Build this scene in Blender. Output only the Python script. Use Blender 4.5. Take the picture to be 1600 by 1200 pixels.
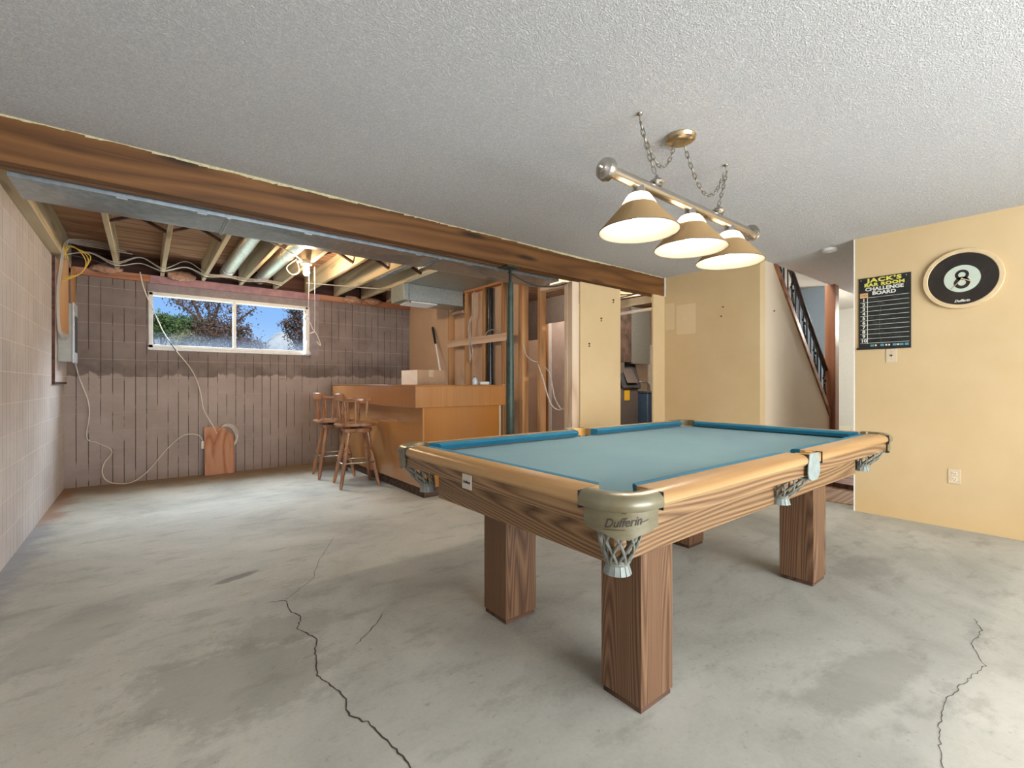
import bpy, bmesh, math, random
from mathutils import Vector, Matrix, Euler
from math import pi, sin, cos, radians as R
random.seed(7)
for o in list(bpy.data.objects): bpy.data.objects.remove(o)
S = bpy.context.scene
COL = S.collection

# ------------------------------------------------------------------ camera, sky, lights, exposure
cam = bpy.data.cameras.new('camera'); cam.sensor_width = 36; cam.lens = 722/1600*36; cam.clip_start = .02
camo = bpy.data.objects.new('camera', cam); COL.objects.link(camo)
camo.location = (0, 0, 1.14); camo.rotation_euler = (pi/2, 0, R(-38.5)); S.camera = camo
S.view_settings.view_transform = 'Standard'; S.view_settings.look = 'None'
S.view_settings.exposure = 1.14; S.view_settings.gamma = 1.0; S.view_settings.use_curve_mapping = False

W = bpy.data.worlds.new('sky'); S.world = W; W.use_nodes = True
wn = W.node_tree; wn.nodes.clear()
wo = wn.nodes.new('ShaderNodeOutputWorld'); wb = wn.nodes.new('ShaderNodeBackground')
tc = wn.nodes.new('ShaderNodeTexCoord'); sx = wn.nodes.new('ShaderNodeSeparateXYZ'); rp = wn.nodes.new('ShaderNodeValToRGB')
wn.links.new(tc.outputs['Generated'], sx.inputs[0]); wn.links.new(sx.outputs['Z'], rp.inputs[0])
rp.color_ramp.elements[0].position = 0.0; rp.color_ramp.elements[0].color = (.62, .78, 1, 1)
rp.color_ramp.elements[1].position = 0.35; rp.color_ramp.elements[1].color = (.17, .36, .85, 1)
e = rp.color_ramp.elements.new(.12); e.color = (.31, .53, .95, 1)
wn.links.new(rp.outputs[0], wb.inputs[0]); wb.inputs[1].default_value = 0.5
wn.links.new(wb.outputs[0], wo.inputs[0])

def lamp(name, kind, loc, power, color, rot=None, size=None, sizey=None, radius=None):
    d = bpy.data.lights.new(name, kind); d.energy = power; d.color = color
    if kind == 'AREA':
        d.shape = 'RECTANGLE'; d.size = size; d.size_y = sizey
    if radius is not None: d.shadow_soft_size = radius
    o = bpy.data.objects.new(name, d); COL.objects.link(o); o.location = loc
    if rot: o.rotation_euler = rot
    return o
sun = lamp('sun', 'SUN', (0, -20, 20), 1.6, (1, .95, .88), rot=(R(28), R(8), 0)); sun.data.angle = R(1)
# added fill for the daylight of unseen windows behind the camera
lamp('rear_daylight_fill', 'AREA', (2.0, -2.85, 1.2), 165, (.93, .97, 1.0), rot=(R(114), 0, 0), size=3.8, sizey=1.7)
# daylight falling in through the basement window (sky above the tree line)
lamp('window_daylight', 'AREA', (.95, 7.75, 2.95), 300, (.80, .88, 1.0), rot=(R(-38), 0, 0), size=2.2, sizey=1.0)
# daylight coming down the stairwell
lamp('stairwell_daylight', 'AREA', (6.0, 2.7, 4.4), 110, (.72, .86, 1.0), rot=(0, R(-28), 0), size=1.6, sizey=.9)
lamp('furnace_room_fill', 'POINT', (5.5, 3.75, 2.3), 45, (1.0, .9, .78), radius=.04)  # added light, no fixture seen in the furnace room
lamp('storage_room_fill', 'POINT', (4.1, 4.6, 2.3), 9, (1.0, .9, .8), radius=.04)  # added to brighten the door slab and drywall behind the partition
lamp('hall_fill', 'POINT', (9.7, 1.75, 2.2), 75, (1.0, .95, .88), radius=.08)  # added out of view to brighten the far hall wall

# ------------------------------------------------------------------ node helpers and materials
class NB:
    def __init__(s, name):
        s.m = bpy.data.materials.new(name); s.m.use_nodes = True; s.t = s.m.node_tree
        s.b = s.t.nodes['Principled BSDF']; s.out = s.t.nodes['Material Output']
        s.tc = s.t.nodes.new('ShaderNodeTexCoord'); s.co = s.tc.outputs['Object']
    def link(s, a, b): s.t.links.new(a, b)
    def setin(s, sock, v):
        if isinstance(v, (int, float)): sock.default_value = v
        elif isinstance(v, tuple): sock.default_value = v if len(v) != 3 or sock.type == 'VECTOR' else (*v, 1)
        else: s.link(v, sock)
    def math(s, op, a, b=None, c=None, clamp=False):
        n = s.t.nodes.new('ShaderNodeMath'); n.operation = op; n.use_clamp = clamp
        s.setin(n.inputs[0], a)
        if b is not None: s.setin(n.inputs[1], b)
        if c is not None: s.setin(n.inputs[2], c)
        return n.outputs[0]
    def map(s, scale=(1, 1, 1), loc=(0, 0, 0), rot=(0, 0, 0), co=None):
        n = s.t.nodes.new('ShaderNodeMapping'); s.link(co or s.co, n.inputs[0])
        n.inputs['Scale'].default_value = scale; n.inputs['Location'].default_value = loc; n.inputs['Rotation'].default_value = rot
        return n.outputs[0]
    def noise(s, scale=5, detail=3, rough=.55, co=None, dist=0, fac=True):
        n = s.t.nodes.new('ShaderNodeTexNoise'); s.link(co or s.co, n.inputs['Vector'])
        n.inputs['Scale'].default_value = scale; n.inputs['Detail'].default_value = detail
        n.inputs['Roughness'].default_value = rough; n.inputs['Distortion'].default_value = dist
        return n.outputs['Fac'] if fac else n.outputs['Color']
    def wave(s, scale, dist, co, detail=2, dscale=1, direction='X', prof='SIN'):
        n = s.t.nodes.new('ShaderNodeTexWave'); s.link(co, n.inputs['Vector']); n.bands_direction = direction; n.wave_profile = prof
        n.inputs['Scale'].default_value = scale; n.inputs['Distortion'].default_value = dist
        n.inputs['Detail'].default_value = detail; n.inputs['Detail Scale'].default_value = dscale
        return n.outputs['Fac']
    def ramp(s, fac, stops):
        n = s.t.nodes.new('ShaderNodeValToRGB'); s.link(fac, n.inputs[0]); cr = n.color_ramp
        while len(cr.elements) < len(stops): cr.elements.new(.5)
        for e, (p, c) in zip(cr.elements, stops):
            e.position = p; e.color = (*c, 1) if len(c) == 3 else c
        return n.outputs[0]
    def mix(s, fac, a, b, mode='MIX'):
        n = s.t.nodes.new('ShaderNodeMix'); n.data_type = 'RGBA'; n.blend_type = mode
        s.setin(n.inputs[0], fac); s.setin(n.inputs[6], a); s.setin(n.inputs[7], b)
        return n.outputs[2]
    def sep(s, co=None):
        n = s.t.nodes.new('ShaderNodeSeparateXYZ'); s.link(co or s.co, n.inputs[0]); return n.outputs
    def comb(s, x, y, z):
        n = s.t.nodes.new('ShaderNodeCombineXYZ')
        for i, v in enumerate((x, y, z)): s.setin(n.inputs[i], v)
        return n.outputs[0]
    def smooth(s, v, a, b):
        n = s.t.nodes.new('ShaderNodeMapRange'); n.interpolation_type = 'SMOOTHSTEP'; s.setin(n.inputs[0], v)
        n.inputs[1].default_value = a; n.inputs[2].default_value = b; return n.outputs[0]
    def bump(s, h, strength=.3, dist=.01):
        n = s.t.nodes.new('ShaderNodeBump'); s.link(h, n.inputs['Height'])
        n.inputs['Strength'].default_value = strength; n.inputs['Distance'].default_value = dist
        s.link(n.outputs[0], s.b.inputs['Normal'])
    def fin(s, col=None, rough=.6, metal=0, spec=None):
        if col is not None: s.setin(s.b.inputs['Base Color'], col)
        s.setin(s.b.inputs['Roughness'], rough); s.b.inputs['Metallic'].default_value = metal
        if spec is not None: s.b.inputs['Specular IOR Level'].default_value = spec
        return s.m

def plain(name, c, rough=.5, metal=0, var=.12, scale=20, bump=0):
    n = NB(name); f = n.noise(scale, 3)
    d = tuple(x*(1-var) for x in c); l = tuple(min(1, x*(1+var)) for x in c)
    col = n.ramp(f, [(.3, d), (.7, l)])
    if bump: n.bump(f, bump, .004)
    return n.fin(col, rough, metal)

def wood(name, dark, mid, light, axis='z', bands=16, rough=.45, dist=5, fine=.35, stretch=.09, knots=0, spec=.4, off=(0, 0, 0), gs=3.2):
    n = NB(name)
    sc = {'x': (stretch, 1, 1), 'y': (1, stretch, 1), 'z': (1, 1, stretch)}[axis]
    m = n.map(scale=sc, loc=off)
    big = n.noise(gs, 2, .45, co=m)
    # growth-ring distance warped by slow noise gives long flames along the grain
    a, b = {'x': ('Y', 'Z'), 'y': ('X', 'Z'), 'z': ('X', 'Y')}[axis]
    sp = n.sep(m)
    s = n.math('ADD', sp[a], sp[b])
    s = n.math('ADD', n.math('MULTIPLY', s, bands*.3), n.math('MULTIPLY', big, dist*2.0))
    ring = n.math('FRACT', s)
    ring = n.math('ABSOLUTE', n.math('SUBTRACT', ring, .5))
    ring = n.math('MULTIPLY', ring, 2)
    fs = {'x': (1.6, 160, 160), 'y': (160, 1.6, 160), 'z': (160, 160, 1.6)}[axis]
    fn = n.noise(1, 3, .6, co=n.map(scale=fs))
    v = n.math('ADD', n.math('MULTIPLY', ring, 1-fine), n.math('MULTIPLY', fn, fine))
    col = n.ramp(v, [(.12, dark), (.42, mid), (.8, light)])
    if knots:
        kn = n.t.nodes.new('ShaderNodeTexVoronoi'); kn.inputs['Scale'].default_value = 1
        ks = {'x': (1.3, 7, 7), 'y': (7, 1.3, 7), 'z': (7, 7, 1.3)}[axis]
        n.link(n.map(scale=ks, loc=(.3, .2, .6)), kn.inputs['Vector'])
        k = n.smooth(kn.outputs['Distance'], .08, .26)
        k = n.math('MULTIPLY', n.math('SUBTRACT', 1, k), knots)
        col = n.mix(k, col, tuple(x*.25 for x in dark))
    n.bump(v, .12, .002)
    return n.fin(col, rough, 0, spec)

M = {}
OD, OM, OL = (.085, .036, .016), (.23, .115, .055), (.40, .225, .115)
M['leg_oak'] = wood('leg_oak', (.05, .023, .012), (.13, .064, .032), (.22, .12, .06), 'z', 110, .42, 44, .5, .05)
M['oak_x'] = wood('oak_x', (.07, .034, .015), (.185, .10, .045), (.32, .195, .095), 'x', 70, .42, 24, .45, .07)
M['oak_y'] = wood('oak_y', (.07, .034, .015), (.185, .10, .045), (.32, .195, .095), 'y', 70, .42, 24, .45, .07)
M['rail_x'] = wood('rail_x', (.31, .17, .065), (.40, .235, .10), (.47, .30, .145), 'x', 10, .32, 2.5, .3)
M['rail_y'] = wood('rail_y', (.31, .17, .065), (.40, .235, .10), (.47, .30, .145), 'y', 10, .32, 2.5, .3)
M['frame_dark'] = wood('frame_dark', (.03, .015, .01), (.07, .035, .02), (.12, .06, .035), 'x', 10, .6)
M['beam'] = wood('beam', (.07, .026, .006), (.135, .054, .012), (.19, .082, .022), 'x', 6, .6, 5, .45, knots=.9)
M['joist'] = wood('joist', (.36, .28, .17), (.50, .42, .28), (.58, .52, .38), 'y', 9, .75, 3, .4, knots=.4)
M['stud'] = wood('stud', (.28, .125, .045), (.44, .225, .09), (.56, .32, .15), 'z', 9, .7, 3, .4, knots=.5)
M['stud_pale'] = wood('stud_pale', (.46, .32, .20), (.62, .46, .32), (.70, .55, .40), 'z', 9, .7, 3, .4, knots=.3)
M['plate_y'] = wood('plate_y', (.40, .17, .07), (.55, .28, .13), (.62, .36, .2), 'y', 9, .7, 3, .4)
M['plate_pale_y'] = wood('plate_pale_y', (.50, .33, .22), (.64, .46, .33), (.72, .56, .42), 'y', 9, .7, 3, .4)
M['sill_x'] = wood('sill_x', (.26, .10, .055), (.40, .18, .10), (.48, .25, .15), 'x', 8, .75, 3, .4)
M['subfloor'] = wood('subfloor', (.17, .07, .04), (.33, .17, .095), (.47, .28, .17), 'x', 5, .85, 4, .5)
M['dark_wood'] = wood('dark_wood', (.03, .012, .008), (.075, .028, .018), (.11, .045, .03), 'x', 9, .7)
M['post_wood'] = wood('post_wood', (.10, .028, .012), (.22, .075, .03), (.31, .12, .05), 'z', 12, .35, 2, .4)
M['string_wood'] = wood('string_wood', (.14, .045, .02), (.28, .11, .045), (.37, .16, .07), 'x', 12, .35, 2, .4)
M['bar_ply'] = wood('bar_ply', (.33, .12, .022), (.38, .145, .028), (.42, .17, .036), 'z', 420, .22, 6, .6, .03)
M['bar_ply_y'] = wood('bar_ply_y', (.36, .15, .04), (.44, .20, .055), (.50, .24, .08), 'z', 420, .18, 6, .6, .03, off=(.3, .7, 0))
M['bar_top'] = wood('bar_top', (.24, .085, .022), (.36, .145, .04), (.44, .20, .06), 'z', 420, .22, 6, .6, .03)
M['stool_wood'] = wood('stool_wood', (.20, .07, .025), (.36, .16, .07), (.46, .235, .115), 'z', 14, .35, 2, .35)
M['plywood'] = wood('plywood', (.28, .10, .045), (.44, .20, .105), (.52, .27, .16), 'z', 8, .75, 5, .4, knots=.6)
M['hall_ply'] = wood('hall_ply', (.22, .10, .045), (.42, .24, .13), (.55, .36, .22), 'x', 12, .6, 5, .4)
M['parquet'] = wood('parquet', (.10, .03, .018), (.26, .10, .06), (.42, .22, .15), 'y', 18, .4, 3, .4, .3)
M['door_slab'] = plain('door_slab', (.50, .40, .34), .5, var=.1, scale=6)
M['white_trim'] = plain('white_trim', (.78, .77, .72), .45, var=.04)
M['cream_trim'] = plain('cream_trim', (.74, .68, .52), .5, var=.04)
M['window_white'] = plain('window_white', (.66, .65, .62), .4, var=.06)
M['mauve'] = plain('mauve', (.33, .18, .20), .6, var=.2, scale=12, bump=.2)
M['grey_mauve'] = plain('grey_mauve', (.24, .20, .205), .65, var=.15, scale=14, bump=.2)
M['galv'] = plain('galv', (.50, .56, .60), .34, 1, var=.18, scale=30)
M['galv_dull'] = plain('galv_dull', (.40, .44, .42), .5, .75, var=.14, scale=40)
M['nickel'] = plain('nickel', (.50, .47, .42), .24, 1, var=.06)
M['brass'] = plain('brass', (.55, .45, .30), .25, 1, var=.08)
M['chain'] = plain('chain', (.30, .27, .22), .35, 1, var=.06)
M['green_steel'] = plain('green_steel', (.022, .042, .030), .5, .0, var=.35, scale=16)
M['black_pipe'] = plain('black_pipe', (.018, .018, .02), .25, var=.2)
M['iron'] = plain('iron', (.012, .012, .014), .45, .3, var=.2)
M['black_plastic'] = plain('black_plastic', (.015, .015, .016), .4)
M['white_cable'] = plain('white_cable', (.68, .64, .55), .5, var=.08)
M['grey_cable'] = plain('grey_cable', (.46, .42, .37), .5, var=.1)
M['dark_cable'] = plain('dark_cable', (.03, .03, .03), .5)
M['yellow_cable'] = plain('yellow_cable', (.72, .48, .08), .5)
M['panel_grey'] = plain('panel_grey', (.33, .33, .30), .45, .1, var=.06)
M['panel_light'] = plain('panel_light', (.50, .52, .53), .4, .1, var=.05)
M['cardboard'] = plain('cardboard', (.42, .26, .15), .8, var=.06, scale=8)
M['white_card'] = plain('white_card', (.88, .87, .86), .7, var=.05)
M['tape'] = plain('tape', (.55, .40, .26), .25, var=.05)
M['ivory'] = plain('ivory', (.62, .50, .34), .4, var=.04)
M['ivory_light'] = plain('ivory_light', (.76, .63, .45), .35, var=.03)
M['slot'] = plain('slot', (.05, .03, .02), .6)
M['furnace'] = plain('furnace', (.17, .145, .135), .5, .3, var=.06)
M['hood'] = plain('hood', (.10, .11, .125), .35, .5, var=.25, scale=7)
M['rust'] = plain('rust', (.10, .065, .05), .75, .2, var=.5, scale=9)
M['blue_steel'] = plain('blue_steel', (.055, .10, .17), .45, .3, var=.1)
M['sticker_yellow'] = plain('sticker_yellow', (.75, .45, .03), .6, var=.25, scale=120)
M['insulation'] = plain('insulation', (.42, .25, .17), .95, var=.4, scale=30, bump=.8)
M['glue'] = plain('glue', (.50, .46, .27), .85, var=.25, scale=40, bump=.6)
M['felt'] = None
M['plastic_gold'] = None
M['net'] = plain('net', (.17, .17, .14), .5, var=.25, scale=40)
M['net_fringe'] = plain('net_fringe', (.22, .25, .225), .5, var=.15, scale=40)
M['liner'] = plain('liner', (.55, .30, .08), .5, var=.25, scale=14)
M['black_rubber'] = plain('black_rubber', (.012, .012, .012), .6)
M['plate_label'] = plain('plate_label', (.58, .54, .46), .4, .2, var=.04)
M['logo_ink'] = plain('logo_ink', (.03, .022, .012), .6)
M['board_black'] = plain('board_black', (.012, .014, .012), .45, var=.5, scale=14)
M['board_white'] = plain('board_white', (.70, .70, .62), .6, var=.04)
M['board_yellow'] = plain('board_yellow', (.66, .60, .10), .6, var=.1)
M['board_orange'] = plain('board_orange', (.62, .36, .16), .6, var=.1)
M['board_teal'] = plain('board_teal', (.10, .28, .34), .5, var=.1)
M['chalk'] = plain('chalk', (.16, .17, .15), .9, var=.3, scale=90)
M['ball_black'] = plain('ball_black', (.018, .013, .010), .22, var=.4, scale=5)
M['ball_pale'] = plain('ball_pale', (.50, .56, .46), .3, var=.03)
M['ball_rim'] = plain('ball_rim', (.62, .47, .27), .4, var=.08)
M['hand_gold'] = plain('hand_gold', (.62, .45, .25), .3, .2, var=.05)
M['smoke'] = plain('smoke', (.62, .61, .58), .4, var=.03)
M['nail'] = plain('nail', (.06, .04, .025), .5, .3)
M['rope'] = plain('rope', (.70, .62, .52), .8, var=.1)
M['bottle'] = plain('bottle', (.60, .66, .70), .2, var=.1)
M['bottle_cap'] = plain('bottle_cap', (.12, .16, .20), .4)
M['porcelain'] = plain('porcelain', (.78, .72, .62), .3, var=.03)
M['crack'] = plain('crack', (.055, .048, .04), .95, var=.3)
M['stain'] = plain('stain', (.17, .145, .12), .9, var=.25, scale=15)
M['cool_daylit_wall'] = plain('cool_daylit_wall', (.42, .55, .66), .7, var=.02)  # blue of the cool stairwell daylight put into the base colour
M['stair_paint'] = plain('stair_paint', (.60, .49, .35), .7, var=.04, scale=3)
M['pale_wall'] = plain('pale_wall', (.60, .58, .52), .7, var=.03)
M['pink_back'] = plain('pink_back', (.64, .48, .36), .8, var=.06, scale=5)
M['beige_far'] = plain('beige_far', (.62, .44, .30), .75, var=.05, scale=3)
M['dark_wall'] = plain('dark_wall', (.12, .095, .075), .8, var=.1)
M['grass'] = plain('grass', (.30, .28, .16), .95, var=.4, scale=3)
M['hill'] = plain('hill', (.62, .58, .50), .95, var=.25, scale=2)
M['fence'] = plain('fence', (.62, .55, .50), .8, var=.15, scale=4)
M['bark'] = plain('bark', (.16, .11, .085), .9, var=.3)
M['leaf_green'] = plain('leaf_green', (.115, .17, .035), .7, var=.45, scale=6)
M['leaf_brown'] = plain('leaf_brown', (.16, .085, .055), .7, var=.5, scale=8)
M['leaf_dry'] = plain('leaf_dry', (.33, .30, .13), .8, var=.4, scale=6)

def beige_wall():
    n = NB('beige_paint'); sp = n.sep()
    f = n.noise(1.3, 4, .6); g = n.noise(9, 3)
    col = n.ramp(f, [(.25, (.54, .39, .20)), (.75, (.62, .465, .265))])
    # orange tint towards the floor, then brown scuff specks
    low = n.math('SUBTRACT', 1, n.smooth(n.math('ADD', sp['Z'], n.math('MULTIPLY', n.noise(6, 3), .25)), .12, .42))
    col = n.mix(n.math('MULTIPLY', low, .22), col, (.62, .38, .13))
    sp2 = n.math('GREATER_THAN', n.noise(34, 3, .7), .73)
    col = n.mix(n.math('MULTIPLY', sp2, .5), col, (.33, .19, .08))
    # pale square left by something that hung on the wall
    def band(v, a, b): return n.math('MULTIPLY', n.math('GREATER_THAN', v, a), n.math('LESS_THAN', v, b))
    sq = n.math('MULTIPLY', band(sp['Y'], 2.865, 3.11), band(sp['Z'], 1.73, 2.08))
    sq2 = n.math('MULTIPLY', band(sp['Y'], 3.14, 3.262), band(sp['Z'], 1.80, 2.12))
    sqx = n.math('GREATER_THAN', sp['X'], 4.8)
    col = n.mix(n.math('MULTIPLY', n.math('MAXIMUM', sq, sq2), n.math('MULTIPLY', sqx, .35)), col, (.80, .68, .45))
    n.bump(g, .08, .003)
    return n.fin(col, .62, 0, .3)
M['beige'] = beige_wall()

for k_ in ('bar_ply', 'bar_ply_y', 'bar_top', 'stool_wood'):
    b_ = M[k_].node_tree.nodes['Principled BSDF']; b_.inputs['Coat Weight'].default_value = .8; b_.inputs['Coat Roughness'].default_value = .22

def popcorn():
    n = NB('popcorn_ceiling')
    a = n.noise(190, 3, .6); b = n.noise(85, 2, .5); v = n.math('ADD', n.math('MULTIPLY', a, .7), n.math('MULTIPLY', b, .3))
    h = n.smooth(v, .38, .66)
    col = n.ramp(v, [(.33, (.50, .50, .50)), (.62, (.80, .80, .795))])
    big = n.noise(.9, 3, .5)
    col = n.mix(n.math('MULTIPLY', n.smooth(big, .5, .8), .15), col, (.44, .43, .40))
    n.bump(h, .8, .008)
    return n.fin(col, .9, 0, .15)
M['popcorn'] = popcorn()

def concrete():
    n = NB('concrete_floor'); 
    a = n.noise(.75, 6, .62, dist=.6); b = n.noise(3.2, 6, .65, co=n.map(rot=(0, 0, .5), scale=(1, 2.2, 1)))
    c = n.noise(60, 4, .7); d = n.noise(14, 4, .7)
    col = n.ramp(a, [(.30, (.26, .255, .22)), (.5, (.40, .395, .345)), (.68, (.51, .50, .445))])
    st = n.smooth(b, .52, .68)
    col = n.mix(n.math('MULTIPLY', st, .5), col, (.25, .24, .20))
    fleck = n.smooth(n.noise(26, 5, .75), .60, .68)
    col = n.mix(n.math('MULTIPLY', fleck, .4), col, (.15, .14, .12))
    col = n.mix(n.math('MULTIPLY', n.smooth(d, .56, .75), .35), col, (.24, .225, .19))
    col = n.mix(n.math('MULTIPLY', n.smooth(c, .35, .7), .12), col, (.62, .60, .53))
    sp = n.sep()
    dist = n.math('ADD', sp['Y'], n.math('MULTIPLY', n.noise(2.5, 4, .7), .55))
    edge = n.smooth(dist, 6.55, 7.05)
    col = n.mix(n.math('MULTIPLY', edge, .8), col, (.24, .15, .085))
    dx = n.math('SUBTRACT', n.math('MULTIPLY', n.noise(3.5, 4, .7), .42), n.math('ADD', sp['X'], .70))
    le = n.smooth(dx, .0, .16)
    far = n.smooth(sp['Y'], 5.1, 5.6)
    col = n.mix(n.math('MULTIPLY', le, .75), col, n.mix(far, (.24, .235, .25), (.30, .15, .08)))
    # rubbed dark patches of old flooring glue
    def blot(x, y, rx, ry, ang, k, c_, warp=.5):
        m = n.map(loc=(0, 0, 0), co=n.comb(n.math('SUBTRACT', sp['X'], x), n.math('SUBTRACT', sp['Y'], y), 0.0), rot=(0, 0, ang))
        q = n.sep(m)
        r = n.math('SQRT', n.math('ADD', n.math('POWER', n.math('DIVIDE', q['X'], rx), 2), n.math('POWER', n.math('DIVIDE', q['Y'], ry), 2)))
        r = n.math('ADD', r, n.math('MULTIPLY', n.math('SUBTRACT', n.noise(5 if rx > .13 else 18, 5, .75), .5), warp*(2.5 if rx > .13 else 5)))
        w = n.math('MULTIPLY', n.math('SUBTRACT', 1, n.smooth(r, .75, 1.25)), k)
        return n.mix(w, col, c_)
    col = blot(.42, 3.14, .12, .035, -.3, .75, (.15, .13, .11), .25)
    col = blot(.28, 2.05, .36, .28, .6, .4, (.19, .18, .15), 1.0)
    col = blot(-.25, 2.9, .2, .34, .4, .35, (.21, .205, .18), .8)
    col = blot(.5, 2.35, .25, .14, .2, .35, (.2, .185, .15), .9)
    col = blot(2.2, .55, .35, .1, .2, .4, (.2, .19, .16), .8)
    col = blot(3.5, .9, .3, .12, .1, .35, (.2, .19, .16), .8)
    n.bump(n.math('ADD', n.math('MULTIPLY', d, .6), n.math('MULTIPLY', c, .4)), .25, .006)
    return n.fin(col, n.ramp(b, [(.3, (.62,)*3), (.7, (.8,)*3)]), 0, .3)
M['concrete'] = concrete()

def block(name, axis, light):
    n = NB(name); sp = n.sep(); u = sp[axis]; z = sp['Z']
    wob = n.math('MULTIPLY', n.math('SUBTRACT', n.noise(2.5, 2), .5), .006)
    fu = n.math('FRACT', n.math('DIVIDE', n.math('ADD', u, n.math('ADD', wob, .687+.004)), .1016))
    du = n.math('ABSOLUTE', n.math('SUBTRACT', fu, .5))       # .5 on a groove
    gro = n.smooth(du, .452, .480) if not light else n.smooth(du, .462, .488)
    fz = n.math('FRACT', n.math('DIVIDE', n.math('ADD', z, wob), .2032))
    dz = n.math('ABSOLUTE', n.math('SUBTRACT', fz, .5))
    mor = n.smooth(dz, .478, .494)
    # per block tint
    cu = n.math('FLOOR', n.math('DIVIDE', n.math('ADD', u, .691), .2032)); cz = n.math('FLOOR', n.math('DIVIDE', z, .2032))
    wn_ = n.t.nodes.new('ShaderNodeTexWhiteNoise'); wn_.noise_dimensions = '3D'; n.link(n.comb(cu, cz, 0.0), wn_.inputs['Vector'])
    brk = n.smooth(n.noise(7, 3, .6, co=n.map(scale=(1, 1, .45))), .38, .52)
    gro = n.math('MULTIPLY', gro, brk)
    if light:
        base = n.ramp(n.noise(2, 4, .6), [(.3, (.50, .465, .45)), (.7, (.60, .565, .55))])
        dark = (.13, .10, .09); mc = (.72, .66, .63); gk, mk = .85, .7
        st = n.wave(60, .5, n.map(scale=(1, 1, .05)), 1, 1, direction=axis)
        base = n.mix(n.math('MULTIPLY', n.smooth(st, .3, .9), .12), base, (.36, .30, .28))
    else:
        lowc = n.ramp(n.noise(2.2, 4, .6), [(.3, (.325, .265, .24)), (.7, (.42, .355, .325))])
        upc = n.ramp(n.noise(3.2, 4, .6), [(.3, (.175, .14, .125)), (.7, (.26, .215, .195))])
        zz = n.math('ADD', z, n.math('ADD', n.math('MULTIPLY', n.math('SUBTRACT', n.noise(9, 2, .5, co=n.map(scale=(1, 1, .2))), .5), .16),
                                     n.math('MULTIPLY', n.math('SUBTRACT', wn_.outputs['Value'], .5), .05)))
        base = n.mix(n.smooth(zz, 1.225, 1.25), lowc, upc)
        # dark sooty band just above the line
        soot = n.math('MULTIPLY', n.smooth(zz, 1.22, 1.26), n.math('SUBTRACT', 1, n.smooth(z, 1.32, 1.55)))
        base = n.mix(n.math('MULTIPLY', soot, n.math('MULTIPLY', n.smooth(n.noise(2.3, 4, .6), .38, .6), .55)), base, (.085, .065, .06))
        st = n.wave(75, 1.5, n.map(scale=(1, 1, .05)), 2, 1, direction=axis)
        base = n.mix(n.math('MULTIPLY', n.smooth(st, .3, .9), .22), base, (.17, .13, .11))
        dark = (.055, .038, .03); mc = (.42, .35, .30); gk, mk = .92, .55
        brick = n.math('MULTIPLY', n.math('SUBTRACT', 1, n.smooth(z, .0, .12)), .4)
        base = n.mix(brick, base, (.24, .15, .10))
    base = n.mix(n.math('MULTIPLY', n.math('SUBTRACT', wn_.outputs['Value'], .5), .25), base, (.22, .17, .14))
    base = n.mix(n.math('MULTIPLY', n.smooth(n.noise(55, 3, .7), .55, .75), .25), base, (.2, .16, .14))
    col = n.mix(n.math('MULTIPLY', mor, mk), base, mc)
    col = n.mix(n.math('MULTIPLY', gro, gk), col, dark)
    h = n.math('SUBTRACT', n.math('MULTIPLY', n.noise(70, 3, .7), .25), n.math('ADD', gro, n.math('MULTIPLY', mor, .35)))
    n.bump(h, .5, .006)
    return n.fin(col, .85, 0, .2)
M['block_left'] = block('block_left', 'Y', True)
M['block_window'] = block('block_window', 'X', False)

def felt(name, c1, c2):
    n = NB(name); f = n.noise(2.2, 4, .6); g = n.noise(180, 2)
    col = n.mix(.25, n.ramp(f, [(.3, c1), (.7, c2)]), n.ramp(g, [(.3, c1), (.7, c2)]))
    n.bump(g, .15, .001); n.b.inputs['Sheen Weight'].default_value = .1; n.b.inputs['Sheen Roughness'].default_value = .5
    n.b.inputs['Sheen Tint'].default_value = (.75, .9, 1, 1)
    return n.fin(col, .85, 0, .1)
M['felt'] = felt('felt', (.10, .185, .225), (.135, .225, .25))
M['felt_cushion'] = felt('felt_cushion', (.010, .10, .165), (.018, .13, .20))
def goldp():
    n = NB('casting_plastic'); f = n.noise(7, 4, .6, co=n.map(scale=(1, 1, 3)))
    col = n.ramp(f, [(.3, (.12, .095, .045)), (.7, (.19, .175, .11))])
    n.b.inputs['Coat Weight'].default_value = .3; n.b.inputs['Coat Roughness'].default_value = .25
    return n.fin(col, .38, .15)
M['plastic_gold'] = goldp()
M['teal_leather'] = plain('teal_leather', (.23, .275, .26), .45, var=.15, scale=30)

def glass():
    n = NB('window_glass'); t = n.t; sp = n.sep()
    tr = t.nodes.new('ShaderNodeBsdfTransparent'); tr.inputs[0].default_value = (.93, .97, .97, 1)
    gl = t.nodes.new('ShaderNodeBsdfGlossy'); gl.inputs['Roughness'].default_value = .03
    m1 = t.nodes.new('ShaderNodeMixShader'); m1.inputs[0].default_value = .0
    n.link(tr.outputs[0], m1.inputs[1]); n.link(gl.outputs[0], m1.inputs[2])
    df = t.nodes.new('ShaderNodeBsdfTranslucent'); df.inputs[0].default_value = (.055, .065, .08, 1)
    # condensation and dust gathered along the bottom of the pane
    d = n.math('ADD', sp['Z'], n.math('MULTIPLY', n.noise(5, 3), .16))
    k = n.math('MULTIPLY', n.math('SUBTRACT', 1, n.smooth(d, 1.66, 1.88)), .30)
    m2 = t.nodes.new('ShaderNodeMixShader'); n.link(k, m2.inputs[0]); n.link(m1.outputs[0], m2.inputs[1]); n.link(df.outputs[0], m2.inputs[2])
    n.link(m2.outputs[0], n.out.inputs[0]); return n.m
M['glass'] = glass()

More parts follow.
